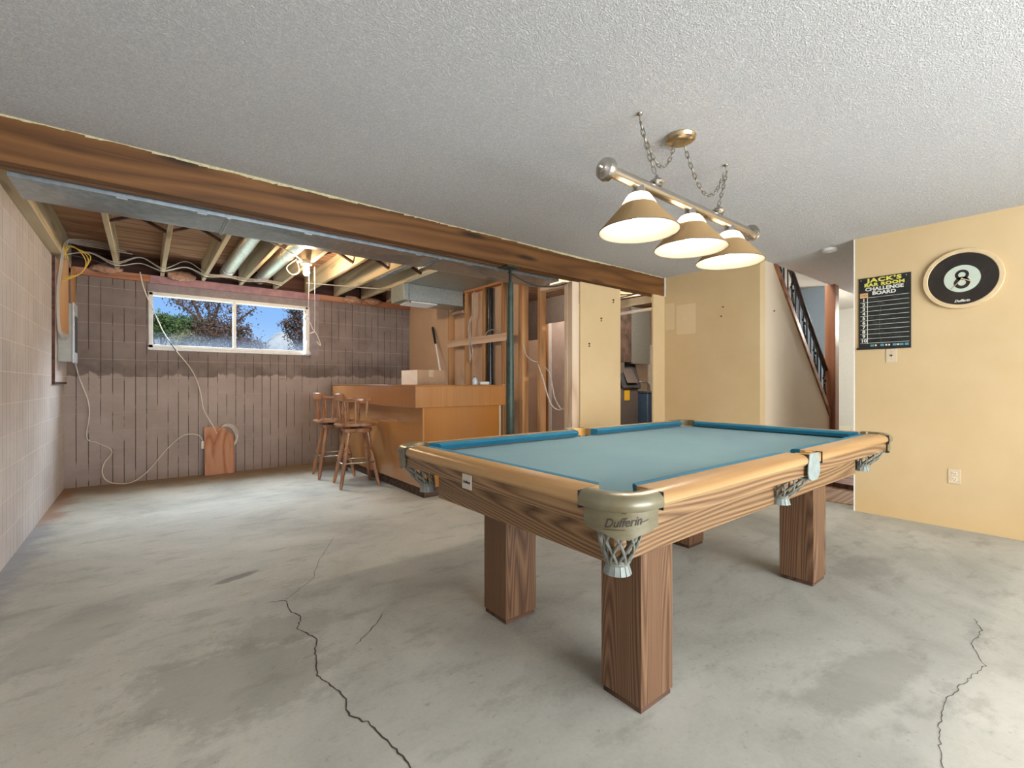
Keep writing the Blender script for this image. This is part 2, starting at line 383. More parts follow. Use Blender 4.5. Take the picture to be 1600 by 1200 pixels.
def shade_mat(name, c, tr, k):
    n = NB(name); t = n.t
    a = t.nodes.new('ShaderNodeBsdfDiffuse'); a.inputs[0].default_value = (*c, 1)
    b = t.nodes.new('ShaderNodeBsdfTranslucent'); b.inputs[0].default_value = (*tr, 1)
    g = t.nodes.new('ShaderNodeBsdfGlossy'); g.inputs['Roughness'].default_value = .25
    m1 = t.nodes.new('ShaderNodeMixShader'); m1.inputs[0].default_value = k
    n.link(a.outputs[0], m1.inputs[1]); n.link(b.outputs[0], m1.inputs[2])
    m2 = t.nodes.new('ShaderNodeMixShader'); m2.inputs[0].default_value = .05
    n.link(m1.outputs[0], m2.inputs[1]); n.link(g.outputs[0], m2.inputs[2]); n.link(m2.outputs[0], n.out.inputs[0]); return n.m
M['shade_amber'] = shade_mat('shade_amber', (.33, .215, .10), (.75, .52, .28), .03)
M['shade_white'] = shade_mat('shade_white', (.25, .22, .18), (.34, .28, .21), .5)
M['shade_inner'] = shade_mat('shade_inner', (.15, .128, .10), (.90, .84, .74), .03)
def emis(name, c, k):
    n = NB(name); e = n.t.nodes.new('ShaderNodeEmission'); e.inputs[0].default_value = (*c, 1); e.inputs[1].default_value = k
    n.link(e.outputs[0], n.out.inputs[0]); return n.m
M['bulb_warm'] = emis('bulb_warm', (1, .88, .72), 190)
M['bulb_bare'] = emis('bulb_bare', (1, .72, .44), 560)
# crossed creases pressed into duct sheet metal
def duct_mat():
    n = NB('duct_sheet'); sp = n.sep()
    f = n.noise(26, 4, .6); c = n.ramp(f, [(.3, (.34, .41, .45)), (.7, (.50, .58, .63))])
    ux = n.math('PINGPONG', n.math('ADD', sp['X'], .54), .95); vy = n.math('MULTIPLY', n.math('SUBTRACT', sp['Y'], 3.42), 2.5)
    h = n.math('ABSOLUTE', n.math('SUBTRACT', ux, vy))
    n.bump(n.noise(3.5, 3), .25, .02)
    return n.fin(c, .33, .95)
M['duct'] = duct_mat()

# ------------------------------------------------------------------ mesh helpers
class MB:
    """collects vertices and faces; build() links them as one mesh object"""
    def __init__(s): s.v = []; s.f = []; s.mi = []; s.cur = 0
    def add(s, vs, fs):
        o = len(s.v); s.v += [tuple(p) for p in vs]; s.f += [tuple(i+o for i in f) for f in fs]; s.mi += [s.cur]*len(fs); return s
    def box(s, x0, x1, y0, y1, z0, z1):
        x0, x1 = sorted((x0, x1)); y0, y1 = sorted((y0, y1)); z0, z1 = sorted((z0, z1))
        vs = [(x, y, z) for z in (z0, z1) for x, y in ((x0, y0), (x1, y0), (x1, y1), (x0, y1))]
        return s.add(vs, [(3, 2, 1, 0), (4, 5, 6, 7), (0, 1, 5, 4), (1, 2, 6, 5), (2, 3, 7, 6), (3, 0, 4, 7)])
    def cbox(s, c, sx_, sy_, sz_, M4=None):
        vs = [Vector((a*sx_/2, b*sy_/2, d*sz_/2)) for d in (-1, 1) for a, b in ((-1, -1), (1, -1), (1, 1), (-1, 1))]
        if M4: vs = [M4 @ p for p in vs]
        vs = [p+Vector(c) for p in vs]
        return s.add(vs, [(3, 2, 1, 0), (4, 5, 6, 7), (0, 1, 5, 4), (1, 2, 6, 5), (2, 3, 7, 6), (3, 0, 4, 7)])
    def beam(s, a, b, w, h, up=(0, 0, 1)):
        a, b = Vector(a), Vector(b); d = (b-a).normalized(); side = d.cross(Vector(up)).normalized(); u = side.cross(d)
        vs = []
        for p in (a, b):
            for i, j in ((-1, -1), (1, -1), (1, 1), (-1, 1)): vs.append(p+side*i*w/2+u*j*h/2)
        return s.add(vs, [(0, 1, 2, 3), (7, 6, 5, 4), (0, 4, 5, 1), (1, 5, 6, 2), (2, 6, 7, 3), (3, 7, 4, 0)])
    def prism(s, pts, n, t):
        """polygon pts (3D, planar) pushed by vector n*t"""
        N = Vector(n)*t; k = len(pts); vs = [Vector(p) for p in pts]+[Vector(p)+N for p in pts]
        fs = [tuple(range(k)), tuple(range(2*k-1, k-1, -1))]+[(i, (i+1) % k+0, (i+1) % k+k, i+k) for i in range(k)]
        return s.add(vs, fs)
    def tube(s, pts, r, n=8, caps=True, closed=False):
        P = [Vector(p) for p in pts]; k = len(P); rs = r if isinstance(r, (list, tuple)) else [r]*k
        vs = []; prev = None
        for i, p in enumerate(P):
            if closed: t = (P[(i+1) % k]-P[i-1])
            else: t = P[min(i+1, k-1)]-P[max(i-1, 0)]
            t = t.normalized() if t.length > 1e-9 else Vector((0, 0, 1))
            if prev is None: a = t.orthogonal().normalized()
            else:
                a = prev-t*prev.dot(t); a = a.normalized() if a.length > 1e-6 else t.orthogonal().normalized()
            prev = a; b = t.cross(a)
            for j in range(n):
                q = 2*pi*j/n; vs.append(p+(a*cos(q)+b*sin(q))*rs[i])
        fs = []; m = k if closed else k-1
        for i in range(m):
            for j in range(n):
                fs.append((i*n+j, i*n+(j+1) % n, ((i+1) % k)*n+(j+1) % n, ((i+1) % k)*n+j))
        if caps and not closed: fs += [tuple(range(n-1, -1, -1)), tuple((k-1)*n+j for j in range(n))]
        return s.add(vs, fs)
    def lathe(s, prof, c=(0, 0, 0), n=32, axis='z', a0=0, a1=2*pi, close=True, M4=None):
        """prof: list of (r, h)"""
        vs = []; full = abs(a1-a0-2*pi) < 1e-6; m = n if full else n+1
        for i in range(m):
            q = a0+(a1-a0)*i/n
            for r, h in prof:
                p = Vector((r*cos(q), r*sin(q), h))
                if axis == 'x': p = Vector((h, r*cos(q), r*sin(q)))
                if axis == 'y': p = Vector((r*cos(q), h, -r*sin(q)))
                if M4: p = M4 @ p
                vs.append(p+Vector(c))
        k = len(prof); fs = []
        for i in range(n):
            j = (i+1) % m
            for a in range(k-1): fs.append((i*k+a, j*k+a, j*k+a+1, i*k+a+1))
        return s.add(vs, fs)
    def build(s, name, mat, parent=None, smooth=None, bevel=0, subsurf=0):
        me = bpy.data.meshes.new(name)
        off = world_of(parent) if parent else Vector()
        me.from_pydata([Vector(p)-off for p in s.v], [], s.f)
        mats = mat if isinstance(mat, list) else [mat]
        for m in mats: me.materials.append(M[m])
        if len(mats) > 1:
            for p, i in zip(me.polygons, s.mi): p.material_index = i
        bm = bmesh.new(); bm.from_mesh(me); bmesh.ops.remove_doubles(bm, verts=bm.verts, dist=1e-6)
        bmesh.ops.recalc_face_normals(bm, faces=bm.faces); bm.to_mesh(me); bm.free()
        if smooth is not None:
            me.polygons.foreach_set('use_smooth', [True]*len(me.polygons)); me.set_sharp_from_angle(angle=R(smooth))
        o = bpy.data.objects.new(name, me); COL.objects.link(o)
        if parent: o.parent = parent
        if bevel:
            b = o.modifiers.new('bevel', 'BEVEL'); b.width = bevel; b.segments = 2; b.limit_method = 'ANGLE'; b.angle_limit = R(40)
            me.polygons.foreach_set('use_smooth', [True]*len(me.polygons)); me.set_sharp_from_angle(angle=R(35))
        if subsurf:
            b = o.modifiers.new('sub', 'SUBSURF'); b.levels = subsurf; b.render_levels = subsurf
        return o

def world_of(o):
    v = Vector()
    while o: v += o.location; o = o.parent
    return v
def tag(o, label=None, cat=None, group=None, kind=None):
    if label: o['label'] = label
    if cat: o['category'] = cat
    if group: o['group'] = group
    if kind: o['kind'] = kind
    return o
def thing(name, label, cat, loc, group=None):
    o = bpy.data.objects.new(name, None); COL.objects.link(o); o.location = loc; o.empty_display_size = .1
    return tag(o, label, cat, group)
def struct(o): o['kind'] = 'structure'; return o
def text_mesh(body, size, extrude=.0008, shear=0, bold=0, align='CENTER', space=1):
    cu = bpy.data.curves.new('t', 'FONT'); cu.body = body; cu.size = size; cu.extrude = extrude; cu.shear = shear
    cu.align_x = align; cu.align_y = 'CENTER'; cu.offset = bold; cu.space_character = space; cu.resolution_u = 4
    o = bpy.data.objects.new('t', cu); COL.objects.link(o)
    dg = bpy.context.evaluated_depsgraph_get(); me = bpy.data.meshes.new_from_object(o.evaluated_get(dg))
    bpy.data.objects.remove(o); bpy.data.curves.remove(cu); return me
def text_on(mb, body, size, M4, **kw):
    me = text_mesh(body, size, **kw); vs = [M4 @ v.co for v in me.vertices]; fs = [tuple(p.vertices) for p in me.polygons]
    mb.add(vs, fs); bpy.data.meshes.remove(me); return mb
def frame4(o, x, y, z):
    m = Matrix.Identity(4)
    for i, a in enumerate((x, y, z)):
        a = Vector(a).normalized()
        for j in range(3): m[j][i] = a[j]
    m.translation = Vector(o); return m
def spline(pts, k=6):
    P = [Vector(p) for p in pts]; out = []
    for i in range(len(P)-1):
        p0 = P[max(i-1, 0)]; p1 = P[i]; p2 = P[i+1]; p3 = P[min(i+2, len(P)-1)]
        for j in range(k):
            t = j/k; out.append(.5*((2*p1)+(-p0+p2)*t+(2*p0-5*p1+4*p2-p3)*t*t+(-p0+3*p1-3*p2+p3)*t**3))
    return out+[P[-1]]

XW, YW, XR_, CZ = -.685, 6.97, 5.0, 2.44       # left wall, window wall, right wall, ceiling height

# ------------------------------------------------------------------ the setting
fl = MB(); fl.add([(-.9, -3.2, 0), (12.2, -3.2, 0), (12.2, 7.2, 0), (-.9, 7.2, 0)], [(0, 1, 2, 3)])
fl.box(-.9, 12.2, -3.2, 7.2, -.12, -.1)
def ribbon(path, w, z=.0012, jit=.5):
    rnd = random.Random(3); P = []
    for i in range(len(path)-1):
        a, b = Vector((*path[i], 0)), Vector((*path[i+1], 0)); n = max(2, int((b-a).length/.018))
        for j in range(n):
            p = a.lerp(b, j/n); P.append(p+Vector((rnd.uniform(-1, 1), rnd.uniform(-1, 1), 0))*.005)
    P.append(Vector((*path[-1], 0)))
    vs = []; fs = []
    for i, p in enumerate(P):
        t = (P[min(i+1, len(P)-1)]-P[max(i-1, 0)]).normalized(); s = Vector((-t.y, t.x, 0)); q = w*(1-jit*rnd.random())
        if i in (0, len(P)-1): q = .0003
        vs += [(p.x+s.x*q, p.y+s.y*q, z), (p.x-s.x*q, p.y-s.y*q, z)]
    for i in range(len(P)-1): fs.append((2*i, 2*i+1, 2*i+3, 2*i+2))
    return vs, fs
fl.cur = 1
fl.add(*ribbon([(1.1, 3.51), (.87, 3.09), (.77, 2.84), (.58, 2.65)], .0016))
fl.add(*ribbon([(.5, 2.68), (.58, 2.65), (.57, 2.51), (.60, 2.41), (.555, 2.31), (.60, 2.16), (.59, 2.12), (.56, 2.03), (.53, 1.89), (.57, 1.70), (.55, 1.59), (.59, 1.52), (.62, 1.3), (.57, 1.0)], .0036))
fl.add(*ribbon([(3.16, .36), (3.03, .32), (2.82, .33), (2.66, .27), (2.49, .30), (2.26, .33), (2.07, .32), (1.7, .25)], .0015))
fl.add(*ribbon([(.72, 2.0), (.86, 2.12), (.93, 2.2)], .0022))
struct(fl.build('floor', ['concrete', 'crack']))

# near ceiling (textured drywall) and the hall ceiling
ce = MB().box(-.9, 5.12, -3.2, 3.275, CZ, CZ+.015).box(5.12, 12.2, -3.2, 2.15, CZ, CZ+.015)
struct(ce.build('ceiling', 'popcorn'))
# subfloor over the unfinished part
struct(MB().box(-.9, 8.2, 3.3, 7.2, 2.67, 2.69).build('ceiling_subfloor', 'subfloor'))
# left wall of painted scored block
struct(MB().box(XW-.2, XW, -3.2, 7.17, 0, 2.355).build('wall_left', 'block_left'))
struct(MB().box(XW-.2, XW, -3.2, 3.28, 2.355, 2.46).box(XW-.2, XW-.04, 3.28, 7.17, 2.355, 2.69).build('wall_left_top', 'beige'))
# window wall with its opening
wx0, wx1, wz0, wz1 = .04, 1.84, 1.575, 2.235
ww = MB().box(-.9, wx0, YW, YW+.2, 0, 2.36).box(wx1, 8.2, YW, YW+.2, 0, 2.36).box(wx0, wx1, YW, YW+.2, 0, wz0)
struct(ww.build('wall_window', 'block_window'))
struct(MB().box(wx0-.0, wx1, YW-.004, YW+.2, wz1, 2.36).build('wall_window_lintel', 'grey_mauve'))
struct(MB().box(-.9, 8.2, YW+.12, YW+.2, 2.36, 2.69).build('wall_rim', 'dark_wood'))
# right wall, near piece, hall opening, far piece
struct(MB().box(XR_, XR_+.12, -3.2, 1.34, 0, CZ).build('wall_right', 'beige'))
struct(MB().box(XR_, XR_+.12, 2.15, 3.275, 0, CZ).build('wall_right_far', 'beige'))
struct(MB().box(4.765, XR_+.12, 3.275, 3.295, 0, CZ).build('wall_furnace_side', 'beige'))
struct(MB().box(XW-.2, XR_+.12, -3.2, -3.08, 0, .5).box(XW-.2, XR_+.12, -3.2, -3.08, 2.2, CZ).box(XW-.2, .35, -3.2, -3.08, .5, 2.2).box(4.85, XR_+.12, -3.2, -3.08, .5, 2.2).build('wall_rear', 'beige'))
struct(MB().box(XR_-.001, XR_+.002, 1.332, 1.342, 0, CZ).build('trim_1', 'white_trim'))
# hall and stairwell shell
struct(MB().box(5.12, 12.2, 1.22, 1.34, 0, CZ).build('wall_hall', 'pale_wall'))
struct(MB().box(12.0, 12.12, 1.2, 4.5, 0, 2.78).build('wall_hall_end', 'pale_wall'))
struct(MB().box(11.97, 12.0, 1.34, 4.4, 0, .22).build('baseboard_hall_end', 'cream_trim'))
struct(MB().box(5.12, 8.9, 3.24, 3.30, 0, 4.9).box(8.9, 12.0, 4.4, 4.5, 0, 2.8).build('wall_stairwell', 'pale_wall'))
struct(MB().box(8.9, 9.0, 2.74, 4.45, 0, 2.8).build('wall_stairwell_end', 'cool_daylit_wall'))
struct(MB().box(6.9, 12.1, 2.15, 4.5, 2.78, 2.8).build('ceiling_stairwell', 'pale_wall'))
struct(MB().box(6.9, 6.94, 2.15, 3.3, 2.80, 4.9).build('wall_landing_end', 'pale_wall'))
struct(MB().box(5.06, 6.94, 2.07, 2.149, 2.455, 4.9).build('wall_landing_front', 'pale_wall'))
struct(MB().box(4.95, 5.01, 2.15, 3.24, 2.70, 4.9).build('wall_landing_back', 'pale_wall'))
# triangular wall under the stair
struct(MB().prism([(5.12, 2.15, 0), (7.03, 2.15, 0), (7.03, 2.15, .70), (5.33, 2.15, 2.42), (5.33, 2.15, 2.44), (5.12, 2.15, 2.44)], (0, 1, 0), .1).build('wall_stair', 'stair_paint'))
struct(MB().box(5.20, 8.9, 1.34, 2.14, .0015, .006).build('floor_hall_plywood', 'hall_ply'))
pq = MB(); pq.prism([(6.05, 2.14, .006), (5.86, 1.345, .006), (11.9, 1.345, .006), (11.9, 2.14, .006)], (0, 0, 1), .045)
struct(pq.build('floor_hall_parquet', 'parquet'))
struct(MB().prism([(6.035, 2.14, .006), (5.845, 1.345, .006), (5.865, 1.345, .006), (6.055, 2.14, .006)], (0, 0, 1), .05).build('trim_2', 'dark_wood'))
# furnace room shell and the room behind the stud wall
struct(MB().box(8.1, 8.2, 3.30, 7.1, 0, 2.69).build('wall_furnace_end', 'beige_far'))
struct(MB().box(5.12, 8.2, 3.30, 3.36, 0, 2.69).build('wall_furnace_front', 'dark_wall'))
# beige drywall beside the bar, at the far end of the stud partition
struct(MB().box(3.40, 3.49, 5.75, YW, 0, 2.43).build('wall_bar', 'beige_far'))
# beige drywall panel between the two door openings under the beam
struct(MB().box(3.50, 4.148, 3.275, 3.29, 0, 2.19).build('wall_panel', 'beige'))

# window: frame, sliding sash, panes
struct(MB().box(wx0, wx1, YW-.02, YW+.16, wz0-.03, wz0).box(wx0-.01, wx1+.01, YW-.03, YW, wz0-.022, wz0+.0).build('window_sill', 'window_white'))
wf = thing('window_1', None, None, (0, 0, 0)); wf['kind'] = 'structure'
MB().box(wx0, wx0+.04, YW-.01, YW+.11, wz0, wz1).box(wx1-.05, wx1, YW-.01, YW+.11, wz0, wz1).box(wx0, wx1, YW-.01, YW+.11, wz0, wz0+.035).box(wx0, wx1, YW-.01, YW+.11, wz1-.035, wz1).box(.905, .94, YW+.0, YW+.09, wz0, wz1).build('window_frame', 'window_white', wf, bevel=.003)
MB().box(wx0+.04, .905, YW+.05, YW+.056, wz0+.035, wz1-.035).build('pane', 'glass', wf)
MB().box(.94, wx1-.05, YW+.03, YW+.036, wz0+.035, wz1-.035).build('pane', 'glass', wf)
# sill plates on top of the block, mauve round the window
struct(MB().box(-.62, .05, YW-.03, YW+.12, 2.345, 2.43).box(1.98, 3.4, YW-.03, YW+.12, 2.345, 2.43).build('trim_3', 'sill_x', bevel=.004))
struct(MB().box(.05, 1.98, YW-.035, YW+.12, 2.335, 2.43).build('trim_4', 'mauve', bevel=.004))
struct(MB().box(wx1, 1.97, YW-.006, YW+.01, 1.55, 2.34).build('trim_5', 'grey_mauve'))
struct(MB().box(XW-.0, -.605, 3.42, 6.0, 2.355, 2.395).build('trim_6', 'joist', bevel=.003))
struct(MB().box(XW-.04, -.62, 3.42, 6.9, 2.395, 2.67).build('trim_7', 'joist'))
struct(MB().box(XW, XW+.02, 6.13, YW, 1.16, 2.355).build('trim_8', 'block_left'))
struct(MB().box(XW, XW+.022, 6.112, 6.13, 1.14, 2.355).box(XW, XW+.022, 6.13, YW, 1.14, 1.16).build('trim_9', 'dark_wood'))

# ------------------------------------------------------------------ beam
bm_ = thing('support_beam', 'long stained wooden ceiling beam with knots and torn glue along its top', 'beam', (2.2, 3.34, 2.33))
MB().box(XW, 4.985, 3.27, 3.314, 2.216, 2.4385).build('front_ply', 'beam', bm_, bevel=.002)
MB().box(XW, 4.985, 3.315, 3.36, 2.219, 2.4385).build('middle_ply', 'beam', bm_, bevel=.002)
MB().box(XW, 4.985, 3.361, 3.405, 2.216, 2.4385).build('rear_ply', 'beam', bm_, bevel=.002)
rnd = random.Random(5); g = MB(); x = XW
while x < 4.95:
    w = rnd.uniform(.03, .11); h0 = .003+.009*max(0, sin(x*2.3))+rnd.uniform(0, .011); h1 = .003+.009*max(0, sin((x+w)*2.3))+rnd.uniform(0, .008)
    x2 = min(x+w, 4.95); y = 3.266
    g.add([(x, y, 2.4395), (x2, y, 2.4395), (x2, y+.002, 2.44-h1), (x, y+.002, 2.44-h0), (x, 3.2705, 2.4395), (x2, 3.2705, 2.4395), (x2, 3.2705, 2.44-h1), (x, 3.2705, 2.44-h0)],
          [(0, 1, 2, 3), (3, 2, 6, 7), (4, 5, 1, 0)])
    x = x2
g.build('glue_residue', 'glue', bm_)
MB().box(4.985, 4.999, 3.262, 3.275, 2.21, 2.44).build('end_trim', 'white_trim', bm_)

# ------------------------------------------------------------------ joists, bridging, ducts
jx = [-.24+.4075*k for k in range(9)]
GJ = 'exposed floor joists beside the long beam'
names = ['first pale floor joist from the block wall on the left', 'floor joist left of the basement window',
         'floor joist over the left part of the window', 'floor joist between the two round metal ducts',
         'floor joist just left of the glowing bare bulb', 'floor joist right of the bare bulb, lit orange',
         'orange lit floor joist with foil duct on its right', 'floor joist ending by the hanging grey duct box', 'floor joist over the beige wall behind the bar']
for k, x in enumerate(jx):
    o = MB().box(x-.019, x+.019, 3.43, 6.98, 2.432, 2.668).build('floor_joist', 'joist', bevel=.002)
    tag(o, names[k], 'joist', GJ)
for k in range(8):
    a, b = jx[k]+.019, jx[k+1]-.019
    if k in (2, 3): continue
    y = 4.95
    o = thing('cross_bridging', ['dark crossed bridging in the joist bay next to the left wall', 'dark crossed bridging in the joist bay left of the round ducts', '', '', 'crossed bridging in the joist bay of the bare bulb', 'crossed bridging in the bay right of the bare bulb', 'crossed bridging in the bay of the foil duct', 'crossed bridging in the bay above the hanging duct box'][k], 'bridging', ((a+b)/2, y, 2.45), 'crossed bridging between joists')
    MB().beam((a, y, 2.46), (b, y+.02, 2.64), .035, .02).build('strut', 'dark_wood', o)
    MB().beam((a, y+.05, 2.64), (b, y+.06, 2.46), .035, .02).build('strut', 'dark_wood', o)

# trunk duct behind the beam
dt = thing('trunk_duct', 'long galvanised sheet metal trunk duct running behind the beam', 'duct', (1.4, 3.62, 2.2))
m = MB()
for xa, xb in ((-.545, .42), (.42, 1.95), (1.95, 3.34)):     # cross-broken sheet: each panel creased towards its middle
    xm = (xa+xb)/2; vs = [(xa, 3.425, 2.197), (xb, 3.425, 2.197), (xb, 3.81, 2.197), (xa, 3.81, 2.197), (xm, 3.6175, 2.168),
                          (xa, 3.425, 2.40), (xb, 3.425, 2.40), (xb, 3.81, 2.40), (xa, 3.81, 2.40)]
    m.add(vs, [(1, 0, 4), (2, 1, 4), (3, 2, 4), (0, 3, 4), (0, 1, 6, 5), (2, 3, 8, 7), (5, 6, 7, 8)])
m.add([(-.545, 3.425, 2.197), (-.545, 3.81, 2.197), (-.545, 3.81, 2.4), (-.545, 3.425, 2.4)], [(0, 1, 2, 3)])
m.add([(3.34, 3.425, 2.197), (3.34, 3.81, 2.197), (3.34, 3.81, 2.4), (3.34, 3.425, 2.4)], [(0, 3, 2, 1)])
m.build('casing', 'duct', dt)
for x in (.42, 1.95):
    MB().box(x-.012, x+.012, 3.42, 3.815, 2.189, 2.1968).box(x-.002, x+.002, 3.42, 3.815, 2.182, 2.19).build('drive_cleat', 'galv', dt)
for x in (-.1, .28, .9, 1.75, 2.25, 2.55):
    MB().cbox((x, 3.432, 2.192), .05, .012, .008).cbox((x+.018, 3.44, 2.19), .008, .03, .004).build('hanger_clip', 'galv', dt)
# side branch: plenum under the joists, then hanging box with white grille
bd = thing('branch_duct', 'dull grey duct box hanging over the bar with a white grille underneath', 'duct', (2.95, 5.5, 2.2))
MB().box(2.52, 3.385, 5.32, 5.70, 2.19, 2.395).build('casing', 'galv_dull', bd, bevel=.003)
MB().box(2.575, 2.60, 5.314, 5.706, 2.184, 2.40).build('joint_band', 'galv', bd)
gr = MB().box(2.62, 3.02, 5.36, 5.37, 2.172, 2.19).box(2.62, 3.02, 5.65, 5.66, 2.172, 2.19).box(2.62, 2.63, 5.36, 5.66, 2.172, 2.19).box(3.01, 3.02, 5.36, 5.66, 2.172, 2.19)
for i in range(9): gr.box(2.63, 3.01, 5.385+.03*i, 5.392+.03*i, 2.174, 2.186)
gr.build('grille', 'white_trim', bd)
pn = MB().box(2.55, 3.385, 3.83, 5.315, 2.395, 2.43).build('return_panning', 'galv_dull'); tag(pn, 'flat dull sheet metal panning under the joists over the bar', 'duct')
def round_duct(x, z, y0, y1, r, label, mat='galv', grp='round ducts between the joists'):
    t = thing('round_duct', label, 'duct', (x, (y0+y1)/2, z), grp)
    MB().tube([(x, y0, z), (x, y1, z)], r, 24).build('pipe', mat, t, smooth=40)
    for y in (y0+.55, y0+1.5, y1-.25):
        MB().tube([(x, y-.012, z), (x, y+.012, z)], r+.004, 24).build('joint_ring', 'galv', t, smooth=40)
round_duct(.80, 2.53, 3.85, 6.75, .07, 'round metal duct between joists, left one of the pair over the window')
round_duct(1.195, 2.53, 3.85, 6.9, .07, 'round metal duct between joists, the one nearest the bare bulb')
round_duct(2.42, 2.56, 3.9, 5.9, .06, 'short shiny foil duct beside the hanging grey duct box')

# ------------------------------------------------------------------ bare bulb and pull strings
bx, by = 1.345, 5.2
lb = thing('bare_bulb_fixture', 'glowing bare bulb in a white porcelain holder under the joists', 'light', (bx, by, 2.43))
MB().box(bx-.09, bx+.06, by-.045, by+.045, 2.425, 2.45).build('mounting_board', 'joist', lb)
MB().lathe([(0, 2.424), (.055, 2.424), (.058, 2.405), (.035, 2.395), (.03, 2.372), (0, 2.372)], (bx, by, 0), 24).build('holder', 'porcelain', lb, smooth=40)
MB().lathe([(0, 2.29), (.018, 2.294), (.029, 2.31), (.031, 2.325), (.026, 2.345), (.015, 2.362), (.013, 2.374)], (bx, by, 0), 20).build('bulb', 'bulb_bare', lb, smooth=60)
pc = thing('pull_cord', 'pair of pale pull strings with knots hanging beside the window', 'cord', (1.37, 5.19, 2.37))
MB().tube(spline([(1.375, 5.19, 2.4), (1.37, 5.2, 2.1), (1.362, 5.2, 1.88)]), .0035, 6).build('string', 'rope', pc, smooth=60)
MB().tube(spline([(1.43, 5.2, 2.4), (1.432, 5.2, 2.0), (1.43, 5.2, 1.70)]), .003, 6).build('string', 'rope', pc, smooth=60)
MB().tube(spline([(1.362, 5.2, 1.88), (1.34, 5.2, 1.86), (1.345, 5.2, 1.825), (1.38, 5.2, 1.80), (1.41, 5.2, 1.73), (1.43, 5.2, 1.70), (1.38, 5.2, 1.68), (1.43, 5.2, 1.70), (1.47, 5.2, 1.63), (1.49, 5.2, 1.555), (1.45, 5.2, 1.60)]), .005, 6).build('knotted_end', 'rope', pc, smooth=60)
MB().lathe([(0, 0), (.025, .0), (.022, .02), (.008, .04), (0, .04)], (1.352, 5.2, 1.83), 12, axis='y').build('ring', 'white_trim', pc, smooth=50)
fn_ = MB().lathe([(0, 1.555), (.055, 1.555), (.05, 1.585), (.018, 1.66), (.009, 1.74), (0, 1.75)], (1.80, 6.92, 0), 18).build('plastic_funnel', 'window_white', smooth=50)
fn_.location.z = 0
tag(fn_, 'small pale funnel standing at the right end of the window sill', 'funnel')

# ------------------------------------------------------------------ electrical panel, post, cables
ep = thing('electrical_panel', 'grey electrical panel mounted on the left wall near the corner', 'electrical panel', (-.6, 6.44, 1.65))
MB().box(-.664, -.56, 6.30, 6.58, 1.36, 1.94).build('cabinet', 'panel_grey', ep, bevel=.004)
MB().box(-.56, -.545, 6.292, 6.588, 1.35, 1.95).build('cover', 'panel_light', ep, bevel=.003)
MB().box(-.545, -.541, 6.35, 6.53, 1.46, 1.82).build('breaker_window', 'black_plastic', ep)
wb_ = MB().box(-.663, -.585, 6.255, 6.293, 1.63, 2.35).build('backing_post', 'stud'); tag(wb_, 'upright orange wood post above the electrical panel', 'post')
wb2 = MB().box(-.60, -.565, 6.62, 6.66, 1.75, 2.35).build('backing_post', 'stud'); tag(wb2, 'thin orange wood strip behind the electrical panel', 'post')
def cable(name, pts, r, mat, label, cat='cable', group=None, k=6):
    o = MB().tube(spline(pts, k), r, 6).build(name, mat, smooth=60); tag(o, label, cat, group); return o
GB = 'white cables running down to the electrical panel'
for i in range(5):
    dy = .012*i; dx = .006*(i % 3)
    cable('cable', [(-.30+.05*i, 6.35, 2.60-.02*i), (-.50, 6.2+dy, 2.56-.01*i), (-.60+dx, 6.16+dy, 2.50), (-.635+dx, 6.15+dy, 2.25), (-.655+dx, 6.16+dy, 2.0), (-.65+dx, 6.17+dy, 1.7), (-.63+dx, 6.2+dy, 1.60+.01*i), (-.60+.01*i, 6.24, 1.57+.012*i)], .0045, 'grey_cable', 'white cable in the bundle running down above the electrical panel', 'cable', GB)
for i in range(3):
    cable('cable', [(-.62+.02*i, 6.2, 2.36), (-.56-.02*i, 6.15, 2.47), (-.49+.02*i, 6.16, 2.43), (-.45+.015*i, 6.18, 2.33+.02*i), (-.50, 6.2, 2.22), (-.62, 6.22, 2.18-.02*i)], .0045, 'yellow_cable', 'yellow cable looping at the top of the left wall corner', 'cable', 'yellow cables at the corner')
for i in range(4):
    dz = -.018*i
    pts = [(-.6, 6.3, 2.42)]
    for k in range(5):
        pts += [(jx[k]-.2, 6.45+.03*i, (2.50+dz+.02*((k+i) % 3)) if k < 3 else 2.442+dz*.3), (jx[k], 6.42+.05*i, 2.425+dz*.35)]
    cable('cable', pts, .0045, ['grey_cable', 'grey_cable', 'white_cable', 'dark_cable'][i], ['white cable slung under the joists, topmost of the four', 'grey cable slung under the joists over the window', 'white cable slung lowest under the joists over the window', 'dark cable slung under the joists over the window'][i])
cable('cable', [(.35, 4.4, 2.44), (.75, 4.5, 2.425), (1.18, 4.95, 2.42), (1.30, 5.18, 2.425)], .006, 'grey_cable', 'grey cable crossing the joists to the bare bulb')
cable('cable', [(1.30, 5.4, 2.5), (1.22, 5.5, 2.42), (1.27, 5.5, 2.35), (1.34, 5.48, 2.38), (1.33, 5.5, 2.5)], .006, 'grey_cable', 'loop of white cable hanging left of the bare bulb')
cable('cable', [(1.6, 6.2, 2.42), (2.0, 6.1, 2.42), (2.5, 6.0, 2.425), (2.9, 6.0, 2.43)], .007, 'grey_cable', 'grey cable crossing the joists right of the bare bulb')
cable('cable', [(-.04, 6.78, 2.42), (.0, 6.84, 2.23), (.08, 6.86, 2.01), (.17, 6.87, 1.77), (.23, 6.88, 1.66)], .0055, 'white_cable', 'white cable end hanging over the left edge of the window')
cable('cable', [(.12, 6.87, 1.92), (.18, 6.88, 1.75), (.30, 6.89, 1.54)], .0062, 'dark_cable', 'black stretch of cable crossing the lower left window corner')
cable('cable', [(.30, 6.89, 1.54), (.46, 6.9, 1.30), (.54, 6.9, 1.06), (.58, 6.9, .82), (.68, 6.88, .60), (.72, 6.92, .5)], .0055, 'white_cable', 'white cable running from the window down to the plywood sheet')
